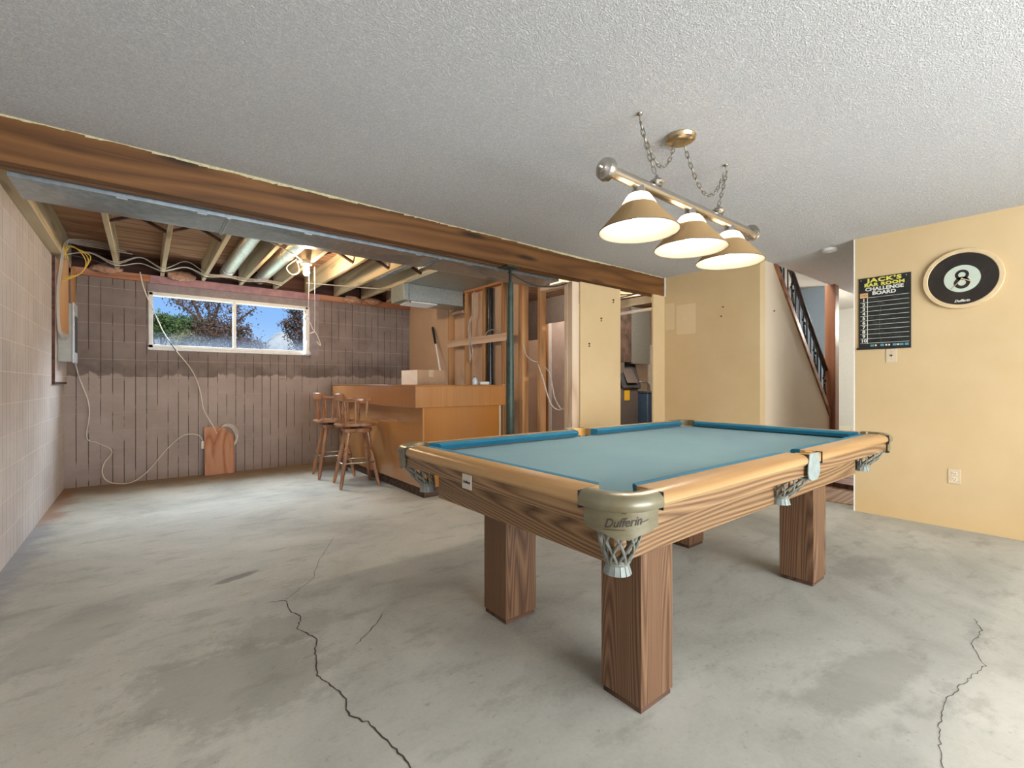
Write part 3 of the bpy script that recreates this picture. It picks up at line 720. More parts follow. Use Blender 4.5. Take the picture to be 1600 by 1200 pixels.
cable('cable', [(-.555, 6.5, 1.36), (-.55, 6.8, 1.21), (-.49, 6.93, .96), (-.48, 6.94, .78), (-.5, 6.94, .54), (-.41, 6.94, .48), (-.29, 6.93, .38), (-.35, 6.92, .26), (-.37, 6.9, .16), (-.34, 6.88, .07), (-.26, 6.86, .02), (-.12, 6.86, .012), (0, 6.87, .09), (.1, 6.9, .21), (.22, 6.93, .37), (.36, 6.94, .5), (.46, 6.94, .52), (.54, 6.94, .49), (.57, 6.93, .42)], .0055, 'white_cable', 'long white cable drooping from the electrical panel to the floor')
for i in range(3):
    cable('cable', [(.74, 6.90, .55), (.78+.01*i, 6.89, .60+.012*i), (.86+.012*i, 6.88, .59+.01*i), (.915+.014*i, 6.88, .50+.01*i), (.92+.008*i, 6.89, .41), (.88, 6.91, .33-.01*i)], .005, 'white_cable', 'white cable coiled over the right corner of the plywood sheet', 'cable', 'cable coil on the plywood sheet')
ob = thing('outlet_box', 'white outlet box on the block wall at the left edge of the plywood sheet', 'outlet', (.57, 6.94, .375))
MB().box(.555, .60, 6.925, 6.969, .33, .425).build('body', 'white_trim', ob, bevel=.003)
MB().box(.562, .593, 6.921, 6.926, .34, .415).build('face_plate', 'ivory_light', ob)
pw = MB(); pw.prism([(.585, 6.845, .003), (.905, 6.845, .003), (.905, 6.905, .47), (.80, 6.918, .585), (.77, 6.92, .60), (.585, 6.92, .60)], (0, 1, .12), .014)
tag(pw.build('plywood_sheet', 'plywood', bevel=.001), 'small reddish plywood sheet leaning on the block wall under the window', 'plywood')
for x, y, z, s, lab in ((2.45, 6.93, 2.40, .16, 'tuft of brown insulation on the wall top by the hanging duct box'), (2.75, 6.9, 2.41, .14, 'dark tuft of insulation right above the window wall near the bar'), (-.33, 6.9, 2.44, .15, 'brown insulation tuft above the window wall by the left corner'), (.35, 6.9, 2.45, .15, 'brown insulation tuft above the left end of the window')):
    m = MB(); rr = random.Random(int(x*100))
    n1, n2 = 14, 10; vs = []; fs = []
    for i in range(n2+1):
        th = pi*i/n2
        for j in range(n1):
            ph = 2*pi*j/n1; q = s*(.75+.35*rr.random()); vs.append((x+q*sin(th)*cos(ph), y+q*.4*sin(th)*sin(ph), z+q*.4*cos(th)))
    for i in range(n2):
        for j in range(n1): fs.append((i*n1+j, i*n1+(j+1) % n1, (i+1)*n1+(j+1) % n1, (i+1)*n1+j))
    m.add(vs, fs); tag(m.build('insulation_tuft', 'insulation', smooth=80), lab, 'insulation', 'insulation tufts on the wall top')

# ------------------------------------------------------------------ stud partition, green post, furnace side
GS = 'studs of the open partition'
ys = [5.73, 5.29, 4.87, 4.47, 4.14, 3.80]
sl = ['stud at the far end of the open partition, beside the beige wall', 'stud of the open partition with the beige cable beside it', 'stud of the open partition just left of the black pipe', 'stud of the open partition right of the black pipe', 'stud just right of the green steel post', 'pale edged stud left of the narrow door opening']
for y, l in zip(ys, sl):
    tag(MB().box(3.40, 3.489, y-.019, y+.019, .04, 2.37).build('partition_stud', 'stud', bevel=.001), l, 'stud', GS)
tag(MB().box(3.40, 3.489, 4.08, 4.118, .04, 2.37).build('partition_stud', 'stud', bevel=.001), 'doubled stud beside the one right of the green post', 'stud', GS)
tag(MB().box(3.395, 3.43, 3.36, 3.40, .04, 2.17).build('partition_stud', 'stud_pale', bevel=.001), 'thin pale stud at the right of the narrow door opening', 'stud', GS)
tag(MB().box(3.40, 3.498, 3.292, 3.358, .001, 2.185).build('partition_stud', 'stud_pale', bevel=.001), 'wide pale stud on the left edge of the beige panel', 'stud', GS)
tag(MB().box(3.40, 3.489, 3.83, 5.75, 2.371, 2.409).build('top_plate', 'plate_y'), 'reddish top plate of the open stud partition', 'plate')
tag(MB().box(3.40, 3.489, 3.83, 5.75, .001, .038).build('bottom_plate', 'plate_y'), 'bottom plate of the open stud partition on the floor', 'plate')
tag(MB().box(3.385, 3.3995, 4.32, 5.74, 1.66, 1.755).build('blocking_board', 'plate_pale_y', bevel=.002), 'pale horizontal board nailed across the partition studs', 'board')
tag(MB().box(3.40, 3.489, 3.41, 3.78, 2.155, 2.20).build('door_header', 'plate_pale_y', bevel=.002), 'pale header over the narrow opening under the beam', 'header')
tag(MB().box(3.40, 3.44, 5.345, 5.70, 2.11, 2.15).build('duct_ledger', 'plate_pale_y', bevel=.002), 'short pale ledger under the end of the hanging duct box', 'board')
tag(MB().box(3.492, 3.504, 4.20, 5.75, .01, 2.37).build('drywall_sheet', 'pink_back'), 'pinkish drywall back seen between the partition studs', 'drywall')
# vent pipe
vp = thing('vent_pipe', 'black plastic vent pipe standing between the partition studs', 'pipe', (3.446, 4.78, 0))
MB().tube([(3.446, 4.78, .001), (3.446, 4.78, 2.36)], .035, 20).build('pipe', 'black_pipe', vp, smooth=40)
MB().tube([(3.446, 4.78, 1.14), (3.446, 4.78, 1.2)], .041, 20).build('coupling', 'black_pipe', vp, smooth=40)
for i in range(2):
    cable('cable', [(3.42, 5.12-.03*i, 2.36), (3.40, 5.10-.03*i, 2.1), (3.38, 5.16-.02*i, 1.95), (3.375, 5.15-.04*i, 1.7), (3.378, 5.13-.05*i, 1.50+.06*i), (3.40, 5.18, 1.43+.05*i), (3.42, 5.2, 1.47)], .009-.003*i, 'grey_cable', ['thick beige cable hanging against the partition studs', 'thin beige cable beside the thick one on the partition'][i])
cable('cable', [(3.37, 4.80, 1.74), (3.372, 4.72, 1.80), (3.372, 4.60, 1.81), (3.375, 4.50, 1.77)], .005, 'grey_cable', 'thin wire curling over the horizontal board near the black pipe')
cable('cable', [(3.385, 4.05, 1.60), (3.37, 3.98, 1.47), (3.37, 3.88, 1.40), (3.39, 3.80, 1.38)], .006, 'grey_cable', 'cable drooping between the studs right of the green post')
cable('cable', [(3.385, 3.80, 1.36), (3.37, 3.70, 1.20), (3.38, 3.60, .95), (3.39, 3.5, .87), (3.41, 3.38, .90)], .007, 'grey_cable', 'cable hanging across the narrow door opening, longer one')
cable('cable', [(3.41, 3.72, 1.33), (3.40, 3.62, 1.24), (3.40, 3.55, 1.0), (3.41, 3.47, .88)], .006, 'grey_cable', 'cable hanging across the narrow door opening, shorter one')
cable('cable', [(2.68, 3.43, 2.195), (3.0, 3.44, 2.12), (3.25, 3.42, 2.13), (3.45, 3.4, 2.19)], .007, 'dark_cable', 'dark cable sagging under the beam right of the green post')
gp = thing('steel_post', 'dark green steel support post under the beam at the end of the bar', 'post', (2.63, 3.335, 0))
MB().tube([(2.63, 3.335, .001), (2.63, 3.335, 1.55)], .036, 24).build('lower_tube', 'green_steel', gp, smooth=40)
MB().tube([(2.63, 3.335, 1.55), (2.63, 3.335, 2.07)], .032, 24).build('upper_tube', 'green_steel', gp, smooth=40)
MB().tube([(2.63, 3.335, 2.07), (2.63, 3.335, 2.2)], .013, 12).build('jack_screw', 'iron', gp, smooth=40)
MB().box(2.56, 2.70, 3.28, 3.40, 2.205, 2.2155).build('top_plate', 'green_steel', gp)
MB().box(2.56, 2.70, 3.27, 3.40, .0005, .01).build('base_plate', 'green_steel', gp)
for z in (1.15, 1.33, 1.5): MB().tube([(2.60, 3.312, z), (2.612, 3.318, z)], .008, 10).build('pin_hole', 'black_plastic', gp)
# things in the room behind the partition
dr = thing('door_slab', 'plain pinkish brown door slab standing behind the narrow opening', 'door slab', (4.67, 4.8, 0))
MB().box(4.66, 4.70, 3.95, 4.93, .003, 2.03).build('panel', 'door_slab', dr, bevel=.002)
MB().box(4.655, 4.70, 4.932, 4.99, .003, 2.03).build('edge', 'white_trim', dr)
h = MB().box(4.64, 4.66, 4.50, 4.56, 1.36, 1.50).tube([(4.66, 4.53, 1.47), (4.62, 4.53, 1.47), (4.61, 4.53, 1.44), (4.61, 4.53, 1.40), (4.62, 4.53, 1.38), (4.66, 4.53, 1.38)], .008, 8); h.build('latch', 'galv', dr)
tag(MB().box(4.68, 4.72, 5.0, 5.22, .001, 2.03).build('door_jamb', 'stud'), 'brown upright jamb at the left of the plain door slab', 'jamb')
tag(MB().box(4.72, 4.735, 5.24, 6.1, .001, 1.82).build('drywall_sheet', 'pink_back'), 'pale drywall offcut standing behind the studs right of the green post', 'drywall')
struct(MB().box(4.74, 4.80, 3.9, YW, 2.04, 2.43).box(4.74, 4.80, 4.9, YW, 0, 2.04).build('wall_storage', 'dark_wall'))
struct(MB().box(4.735, 4.745, 4.15, 4.62, 2.06, 2.26).build('wall_storage_lit_patch', 'beige'))  # pale patch stands in for a lit yellow opening beyond

# furnace room
fu = thing('furnace', 'brown grey furnace with a yellow label and sheet metal plenum in the doorway', 'furnace', (5.9, 4.9, 0))
MB().box(5.45, 6.28, 4.6, 5.3, .001, 1.07).build('cabinet', 'furnace', fu, bevel=.006)
MB().prism([(5.86, 4.56, 1.085), (6.31, 4.56, 1.085), (6.58, 4.9, 1.52), (6.10, 4.9, 1.50)], (0, .6, -.5), .05).build('sloped_hood', 'hood', fu, bevel=.004)
MB().prism([(5.95, 4.555, 1.16), (6.22, 4.555, 1.16), (6.42, 4.86, 1.45), (6.17, 4.86, 1.44)], (0, .6, -.5), .01).build('hood_panel', 'furnace', fu)
MB().box(5.45, 6.12, 4.75, 5.3, 1.07, 1.5).build('upper_case', 'furnace', fu)
MB().box(5.40, 6.29, 4.74, 5.3, 1.5, 2.40).build('rusty_side', 'rust', fu)
MB().box(6.30, 6.82, 4.75, 5.3, 1.48, 2.42).build('plenum', 'galv_dull', fu, bevel=.004)
MB().box(5.92, 6.05, 4.592, 4.599, .88, 1.05).build('label', 'sticker_yellow', fu)
tk = thing('blue_tank', 'dark blue steel cabinet beside the furnace', 'tank', (6.55, 4.6, 0))
MB().box(6.33, 6.85, 4.45, 5.0, .001, 1.0).build('body', 'blue_steel', tk, bevel=.02)
MB().box(6.32, 6.86, 4.44, 5.01, 1.0, 1.02).build('lid', 'galv', tk)
MB().tube([(6.42, 4.5, 1.02), (6.42, 4.5, 1.12), (6.38, 4.52, 1.17), (6.30, 4.6, 1.18)], .02, 10).build('pipe_stub', 'nickel', tk, smooth=50)
tag(MB().box(7.2, 7.75, 5.32, 5.34, .003, 1.9).build('painted_board', 'white_trim'), 'tall white panel standing behind the blue cabinet in the furnace room', 'panel')
tag(MB().tube([(4.95, 3.29, 2.075), (4.95, 4.755, 2.075)], .02, 12).build('white_pipe', 'white_trim', smooth=50), 'thin white pipe crossing high in the furnace doorway', 'pipe')
tag(MB().box(4.90, 4.94, 3.40, 4.6, 2.15, 2.24).build('wood_rail', 'joist'), 'pale wood rail above the white pipe in the furnace doorway', 'board')
for i in range(3):
    cable('cable', [(4.15, 3.5+.1*i, 2.30), (4.5, 3.46+.1*i, 2.24-.02*i), (4.95, 3.42+.1*i, 2.30)], .008, 'dark_cable', 'dark cable strung above the furnace doorway', 'cable', 'dark cables over the furnace doorway')
for k in range(4):
    tag(MB().box(4.41+.405*k, 4.448+.405*k, 3.43, 4.7, 2.436, 2.668).build('floor_joist', 'joist'), ['first', 'second', 'third', 'fourth'][k]+' floor joist from the left seen over the furnace doorway', 'joist', 'joists over the furnace room')

# ------------------------------------------------------------------ bar
ba = thing('home_bar', 'L-shaped orange plywood bar with a thick wooden edge on its top', 'bar', (2.6, 4.6, 0))
MB().box(2.155, 2.172, 4.130, 6.60, .10, .905).build('side_panel', 'bar_ply_y', ba, bevel=.002)
MB().box(2.172, 3.10, 4.130, 4.148, .10, .905).build('front_panel', 'bar_ply', ba, bevel=.002)
MB().box(2.185, 3.10, 4.16, 4.60, .0, .10).box(2.185, 2.55, 4.60, 6.6, .0, .10).build('kick_board', 'frame_dark', ba)
MB().box(3.10, 3.12, 4.125, 4.62, .001, .905).build('end_panel', 'ivory', ba)
MB().box(2.53, 2.55, 4.62, 6.6, .1, .905).box(2.53, 3.10, 4.60, 4.62, .1, .905).build('inner_panel', 'bar_ply', ba)
tp = MB(); tp.prism([(2.06, 4.095, .905), (3.165, 4.095, .905), (3.165, 4.70, .905), (2.66, 4.70, .905), (2.66, 6.62, .905), (2.06, 6.62, .905)], (0, 0, 1), .215)
tp.build('edge_fascia', 'bar_top', ba, bevel=.004)
tp = MB(); tp.prism([(2.055, 4.09, 1.12), (3.17, 4.09, 1.12), (3.17, 4.705, 1.12), (2.665, 4.705, 1.12), (2.665, 6.625, 1.12), (2.055, 6.625, 1.12)], (0, 0, 1), .012)
tp.build('counter_top', 'bar_top', ba, bevel=.005)
bz = 1.132
cb = thing('cardboard_box', 'closed brown cardboard box with a white side on the bar', 'box', (2.52, 4.83, bz))
MB().box(2.352, 2.69, 4.63, 5.03, bz+.0005, 1.297).build('carton', 'cardboard', cb, bevel=.002)
MB().box(2.3505, 2.352, 4.632, 5.028, bz+.002, 1.296).build('white_side', 'white_card', cb)
MB().box(2.49, 2.55, 4.6285, 4.63, 1.22, 1.297).box(2.49, 2.55, 4.6285, 5.03, 1.297, 1.2978).build('packing_tape', 'tape', cb)
bt = thing('water_bottle', 'small clear plastic bottle on the right end of the bar', 'bottle', (2.97, 4.42, bz))
MB().lathe([(0, 0), (.03, 0), (.032, .01), (.030, .03), (.032, .05), (.028, .065), (.012, .078), (.011, .085), (0, .085)], (2.97, 4.42, bz+.0005), 20).build('body', 'bottle', bt, smooth=50)
MB().lathe([(0, .083), (.014, .083), (.014, .10), (0, .10)], (2.97, 4.42, bz), 16).build('cap', 'bottle_cap', bt, smooth=40)
tag(MB().box(3.02, 3.15, 4.38, 4.50, bz+.0005, bz+.035).build('white_tub', 'white_trim', bevel=.008), 'low white tub beside the bottle at the end of the bar', 'tub')
mp = thing('mop_handle', 'white mop handle with a black grip leaning behind the bar', 'mop', (3.05, 4.66, 0))
a, b = Vector((2.98, 4.80, .04)), Vector((3.365, 6.13, 1.98)); d = (b-a).normalized()
MB().tube([a, b-d*.30], .012, 10).build('pole', 'white_trim', mp, smooth=50)
MB().tube([b-d*.32, b], .018, 10).build('grip', 'black_rubber', mp, smooth=50)
MB().cbox((2.98, 4.80, .025), .28, .1, .045).build('head', 'grey_cable', mp)

# ------------------------------------------------------------------ bar stools
def make_stool():
    t = thing('bar_stool', '', 'stool', (0, 0, 0), 'bar stools')
    # seat: rounded shield shape
    m = MB(); n = 40; ring = []
    for i in range(n):
        q = 2*pi*i/n; r = .225+.012*cos(2*q); ring.append((r*cos(q)*1.04+.005, r*sin(q)))
    lv = [(0.86, .668), (.97, .674), (1, .688), (.97, .702), (.80, .704), (.35, .694)]
    vs = [(x*k, y*k, z) for k, z in lv for x, y in ring]+[(0, 0, .668), (0, 0, .692)]
    fs = [(l*n+i, l*n+(i+1) % n, (l+1)*n+(i+1) % n, (l+1)*n+i) for l in range(len(lv)-1) for i in range(n)]
    fs += [(i, (i+1) % n, len(lv)*n) for i in range(n)]+[((len(lv)-1)*n+i, (len(lv)-1)*n+(i+1) % n, len(lv)*n+1) for i in range(n)]
    m.add(vs, fs).build('seat', 'stool_wood', t, smooth=50)
    MB().tube([(0, 0, .645), (0, 0, .669)], .07, 20).build('swivel_plate', 'iron', t, smooth=40)
    m = MB(); P = []
    for z, s in ((.598, .125), (.605, .14), (.64, .15), (.646, .145)):
        P.append([(s*a, s*b, z) for a, b in ((-1, -.8), (-.8, -1), (.8, -1), (1, -.8), (1, .8), (.8, 1), (-.8, 1), (-1, .8))])
    vs = [p for l in P for p in l]; fs = [(l*8+i, l*8+(i+1) % 8, (l+1)*8+(i+1) % 8, (l+1)*8+i) for l in range(3) for i in range(8)]+[tuple(range(8)), tuple(range(24, 32))]
    m.add(vs, fs).build('base_block', 'stool_wood', t, smooth=40)
    prof = [(0, .014), (.04, .017), (.10, .019), (.20, .020), (.22, .023), (.235, .018), (.25, .023), (.27, .020), (.42, .024), (.60, .020), (.66, .016), (.67, .022), (.69, .016), (.70, .022), (.72, .016), (.85, .021), (1, .024)]
    for sx_, sy_ in ((1, 1), (1, -1), (-1, -1), (-1, 1)):
        a = Vector((sx_*.205, sy_*.205, 0.0)); b = Vector((sx_*.10, sy_*.10, .61))
        MB().tube([a.lerp(b, f) for f, _ in prof], [r for _, r in prof], 14).build('leg', 'stool_wood', t, smooth=50)
    s = .205-.105*.27/.61+.024; c = .03
    ring = [(-s+c, -s), (s-c, -s), (s, -s+c), (s, s-c), (s-c, s), (-s+c, s), (-s, s-c), (-s, -s+c)]
    MB().tube([(x, y, .27) for x, y in ring], .009, 10, closed=True).build('foot_ring', 'nickel', t, smooth=60)
    # back: bent arm rail with a thicker crest, turned spindles
    def arc(q, r=.215): return (r*cos(q)*1.0+.0, r*sin(q)*1.08)
    m = MB(); A = [R(58+ (302-58)*i/40) for i in range(41)]; vs = []
    for i, q in enumerate(A):
        w = .021; e = max(0, 1-abs(q-pi)/R(55)); z0, z1 = .955, .982
        if abs(q-pi) < R(48): z1 = .982+.05*min(1, (R(48)-abs(q-pi))/R(10))
        if i in (0, 40): w = .014
        for r_, z in ((.215-w, z0), (.215+w, z0), (.215+w, z1), (.215-w, z1)):
            x, y = arc(q, r_); vs.append((x, y, z))
    fs = [(i*4+j, i*4+(j+1) % 4, (i+1)*4+(j+1) % 4, (i+1)*4+j) for i in range(40) for j in range(4)]+[(0, 1, 2, 3), (160, 161, 162, 163)]
    m.add(vs, fs).build('arm_rail', 'stool_wood', t, bevel=.005)
    pr = [(0, .008), (.12, .010), (.25, .016), (.35, .018), (.45, .011), (.5, .016), (.55, .010), (.65, .014), (.8, .015), (.9, .009), (1, .009)]
    for q in (70, 105, 138, 165, 195, 222, 255, 290):
        a = Vector((*arc(R(q), .185), .70)); b = Vector((*arc(R(q)), .957))
        MB().tube([a.lerp(b, f) for f, _ in pr], [r for _, r in pr], 10).build('spindle', 'stool_wood', t, smooth=50)
    return t
def copy_tree(o, parent=None):
    c = o.copy(); COL.objects.link(c); c.parent = parent
    for ch in [x for x in bpy.data.objects if x.parent == o]: copy_tree(ch, c)
    return c
st = make_stool(); st2 = copy_tree(st)
st.location = (1.885, 5.215, 0); st.rotation_euler.z = R(-8); st['label'] = 'wooden captain bar stool nearer the camera beside the bar'
st2.location = (1.85, 5.91, 0); st2.rotation_euler.z = R(-6); st2['label'] = 'wooden captain bar stool nearer the block wall, partly behind the other stool'

# ------------------------------------------------------------------ pool table
XL, XR, Y0, Y1 = .965, 3.57, .745, 2.185; ZT = .84; XC = (XL+XR)/2
pt = thing('pool_table', 'oak pool table with worn blue cloth and six netted pockets', 'pool table', (XC, (Y0+Y1)/2, 0))
for x, y in ((1.335, .965), (1.335, 1.725), (2.935, .975), (2.945, 1.735)):
    l = MB().box(x, x+.19, y, y+.178, .022, .655).build('leg', 'leg_oak', pt, bevel=.002)
    q = MB().box(x+.006, x+.184, y+.006, y+.172, .0005, .022).build('foot_plinth', 'frame_dark', None)
    q.data.transform(Matrix.Translation(-world_of(pt))); q.parent = pt; 
# frame under the slate
MB().box(1.13, 3.30, .92, 1.91, .66, .746).build('slate_frame', 'frame_dark', pt)
# playing surface with notched corners
def bed(z0, z1, x0, x1, y0, y1, r):
    P = []
    def arc(cx, cy, a0, a1, n=8):
        for i in range(n+1):
            q = R(a0+(a1-a0)*i/n); P.append((cx+r*cos(q), cy+r*sin(q)))
    arc(x0, y0, 90, 0); 
    P.append((XC-r*.8, y0)); 
    for i in range(9): q = R(180-180*i/8); P.append((XC+r*.7*cos(q), y0+r*.35*sin(q)))
    arc(x1, y0, 180, 90); arc(x1, y1, 270, 180)
    for i in range(9): q = R(0-180*i/8); P.append((XC+r*.7*cos(q), y1+r*.35*sin(q)))
    arc(x0, y1, 0, -90)
    m = MB(); m.prism([(x, y, z0) for x, y in P], (0, 0, 1), z1-z0); return m
bed(.775, .797, XL+.085, XR-.085, Y0+.085, Y1-.085, .055).build('playing_cloth', 'felt', pt)
PK = .165                                      # distance from corner to rail ends
def rail(a, b, inward, mat, cut0, cut1):
    """top rail from a to b along the outer edge; inward: unit vector to the cloth"""
    a, b, n = Vector(a), Vector(b), Vector(inward); d = (b-a).normalized()
    prof = [(0.010, .795), (0, .806), (.0, .818), (.006, .829), (.018, .837), (.036, .841), (.088, .841), (.088, .795)]
    m = MB(); vs = []
    for p in (a, b):
        for o, z in prof: vs.append((p.x+n.x*o, p.y+n.y*o, z))
    k = len(prof); fs = [(i, (i+1) % k, (i+1) % k+k, i+k) for i in range(k)]+[tuple(range(k)), tuple(range(2*k-1, k-1, -1))]
    m.add(vs, fs).build('rail', mat, pt, smooth=30)
    # cloth covered cushion
    c = MB(); vs = []
    pr = [(.088, .8405), (.094, .842), (.128, .838), (.136, .828), (.126, .806), (.088, .798)]
    for i, (p, s, ct) in enumerate(((a, -1, cut0), (b, 1, cut1))):
        for o, z in pr:
            q = ct-(o-.088)*ct/.048*.9 if False else 0
            sh = s*(ct[0]-(o-.088)*ct[1])
            vs.append((p.x+n.x*o+d.x*sh, p.y+n.y*o+d.y*sh, z))
    k = len(pr); fs = [(i, (i+1) % k, (i+1) % k+k, i+k) for i in range(k)]+[tuple(range(k)), tuple(range(2*k-1, k-1, -1))]
    c.add(vs, fs).build('cushion', 'felt_cushion', pt, smooth=40)
sp_ = .075; cc = (.0, .9); cs = (.0, .35)
for y, n in ((Y0, (0, 1, 0)), (Y1, (0, -1, 0))):
    rail((XL+PK, y, 0), (XC-sp_, y, 0), n, 'rail_x', cc, cs)
    rail((XC+sp_, y, 0), (XR-PK, y, 0), n, 'rail_x', cs, cc)
for x, n in ((XL, (1, 0, 0)), (XR, (-1, 0, 0))):
    rail((x, Y0+PK, 0), (x, Y1-PK, 0), n, 'rail_y', cc, cc)
# aprons: wide grained upper band, narrower lower band that stops short of the pockets
ai = .014
for y, s in ((Y0+ai, 1), (Y1-ai, -1)):
    MB().box(XL+PK-.03, XR-PK+.03, y, y+s*.02, .748, .797).build('side_apron', 'oak_x', pt, bevel=.002)
for x, s in ((XL+ai, 1), (XR-ai, -1)):
    MB().box(x, x+s*.02, Y0+PK-.03, Y1-PK+.03, .748, .797).build('end_apron', 'oak_y', pt, bevel=.002)
fx0, fx1, fy0, fy1 = 1.095, 3.33, .885, 1.94
for y in (fy0, fy1-.022): MB().box(fx0+.001, fx1-.001, y, y+.022, .60, .7465).build('cabinet_side', 'oak_x', pt, bevel=.003)
for x in (fx0, fx1-.022): MB().box(x, x+.022, fy0+.001, fy1-.001, .599, .7465).build('cabinet_end', 'oak_y', pt, bevel=.003)
MB().box(XL+.04, XR-.04, Y0+.13, Y1-.13, .7475, .772).build('slate_bed', 'frame_dark', pt)
def cpath(cx, cy, sx_, sy_, off, ext, rad=.115, n=12):
    """outer path round a corner: from the x-side to the y-side. (cx,cy) sharp corner, sx,sy point inward"""
    P = [(cx+sx_*off, cy+sy_*ext)]
    r = rad-off
    for i in range(n+1):
        q = i/n*pi/2; P.append((cx+sx_*(rad-r*cos(q)), cy+sy_*(rad-r*sin(q))))
    P.append((cx+sx_*ext, cy+sy_*off)); return P
def net(cx, cy, z0, fx, fy, rx=.062, H_=.11, lean=(0, 0)):
    t = MB(); N = 9
    def pos(q, f):
        r = rx*(1-.48*f**1.7); return Vector((cx+r*cos(q)+lean[0]*f, cy+r*sin(q)+lean[1]*f, z0-H_*f))
    for k in range(N):
        for s in (1, -1):
            t.tube([pos(2*pi*k/N+s*(2*pi/N)*1.0*f*1.5, f) for f in [i/9 for i in range(10)]], .0046, 6)
    t.tube([pos(2*pi*i/20, 0) for i in range(20)], .005, 6, closed=True)
    t.tube([pos(2*pi*i/20, 1) for i in range(20)], .006, 6, closed=True)
    t.tube([pos(2*pi*i/20, .93) for i in range(20)], .004, 6, closed=True)
    nt = t.build('pocket_net', 'net', pt, smooth=60)
    f = MB(); r0 = rx*.5
    for k in range(14):
        q0, q1 = 2*pi*(k+.08)/14, 2*pi*(k+.92)/14; c0 = Vector((cx+lean[0], cy+lean[1], z0-H_))
        P = [c0+Vector((r0*cos(q), r0*sin(q), .006)) for q in (q0, q1)]+[c0+Vector((r0*1.35*cos(q), r0*1.35*sin(q), -.032)) for q in (q1, q0)]
        f.prism(P, (0, 0, -1), .0); f.add(P+[p+Vector((-.003*cos(q0), -.003*sin(q0), 0)) for p in P], [(0, 1, 2, 3), (4, 7, 6, 5), (0, 4, 5, 1), (1, 5, 6, 2), (2, 6, 7, 3), (3, 7, 4, 0)])
    f.add([c0+Vector((r0*cos(2*pi*i/16), r0*sin(2*pi*i/16), .004)) for i in range(16)], [tuple(range(16))])
    f = MB() if False else f
    o = f.build('net_fringe', 'net_fringe', nt); return nt
def casting(cx, cy, sx_, sy_, logo):
    # padded top band
    m = MB(); prof = [(.012, .792), (-.004, .798), (-.008, .81), (-.006, .824), (.004, .836), (.02, .843), (.04, .8435), (.048, .84), (.048, .80), (.012, .792)]
    paths = [cpath(cx, cy, sx_, sy_, o, PK-.004) for o, z in prof]; n = len(paths[0]); k = len(prof); vs = []
    for i in range(n):
        for j in range(k): vs.append((*paths[j][i], prof[j][1]))
    fs = [(i*k+j, i*k+j+1, (i+1)*k+j+1, (i+1)*k+j) for i in range(n-1) for j in range(k-1)]+[tuple(range(k-1)), tuple((n-1)*k+j for j in range(k-1))]
    top = m.add(vs, fs).build('corner_casting', 'plastic_gold', pt, smooth=40)
    # black gap gaskets at both ends
    for p in (0, 1):
        g = MB(); 
        if p == 0: g.box(cx-sx_*.003, cx+sx_*.030, cy+sy_*(PK-.004), cy+sy_*(PK+.0), .789, .8395)
        else: g.box(cx+sx_*(PK-.004), cx+sx_*PK, cy-sy_*.003, cy+sy_*.030, .789, .8395)
        g.build('gap_gasket', 'black_rubber', pt)
    # hanging shield, lower edge scalloped
    m = MB(); po = cpath(cx, cy, sx_, sy_, .004, PK-.016, n=20); pi_ = cpath(cx, cy, sx_, sy_, .009, PK-.016, n=20); n = len(po); vs = []
    def zb(f):
        e = min(f, 1-f)*2
        if e < .14: return .757-.012*math.sin(e/.14*pi/2)-.008
        if e < .40: return .737
        return .737-.016*math.sin((e-.40)/.60*pi/2)
    for i in range(n):
        f = i/(n-1)
        for P, z in ((po, .795), (po, zb(f)), (pi_, zb(f)), (pi_, .795)): vs.append((*P[i], z))
    fs = [(i*4+j, i*4+(j+1) % 4, (i+1)*4+(j+1) % 4, (i+1)*4+j) for i in range(n-1) for j in range(4)]+[(0, 1, 2, 3), tuple(4*(n-1)+j for j in range(4))]
    sh = m.add(vs, fs).build('shield', 'plastic_gold', top, smooth=40)
    # pocket liner seen from inside
    m = MB(); cpx, cpy = cx+sx_*.092, cy+sy_*.092; a0 = math.atan2(-sy_, -sx_)
    m.lathe([(.052, .745), (.056, .838), (.060, .842), (.064, .838), (.060, .745)], (cpx, cpy, 0), 24, a0=a0-R(95), a1=a0+R(95))
    m.build('pocket_liner', 'liner', pt, smooth=40)
    # filler wood between liner and rails
    m = MB(); outer = cpath(cx, cy, sx_, sy_, .046, PK+.0, n=10)
    inner = [(cpx+.062*cos(a0+R(95-190*i/(len(outer)-1))), cpy+.062*sin(a0+R(95-190*i/(len(outer)-1)))) for i in range(len(outer))]
    if (Vector(inner[0])-Vector(outer[0])).length > (Vector(inner[-1])-Vector(outer[0])).length: inner.reverse()
    vs = []
    for o_, i_ in zip(outer, inner): vs += [(*o_, .8405), (*i_, .8405), (*i_, .79), (*o_, .79)]
    fs = [(i*4+j, i*4+(j+1) % 4, (i+1)*4+(j+1) % 4, (i+1)*4+j) for i in range(len(outer)-1) for j in range(4)]
    m.add(vs, fs).build('corner_block', 'rail_x', pt)
    net(cpx, cpy, .742, 0, 0, H_=.128 if (sx_, sy_) == (1, 1) else .098, lean=(sx_*.042, sy_*.042))
    # script logo bent round the shield front
    me = text_mesh('Dufferin', .034, extrude=0, shear=.35, bold=.0004)
    bmn = bmesh.new(); bmn.from_mesh(me); bmesh.ops.subdivide_edges(bmn, edges=bmn.edges[:], cuts=1)
    ul = MB(); L = MB(); ccx, ccy, rr = cx+sx_*.115, cy+sy_*.115, .1125
    def wrap(u, v):
        ang = math.atan2(-sy_, -sx_)+u/rr*(1 if True else -1); return (ccx+rr*cos(ang), ccy+rr*sin(ang), .768+v)
    L.add([wrap(v.co.x*.92, v.co.y+v.co.x*.10) for v in bmn.verts], [tuple(v.index for v in f.verts) for f in bmn.faces]); bmn.free(); bpy.data.meshes.remove(me)
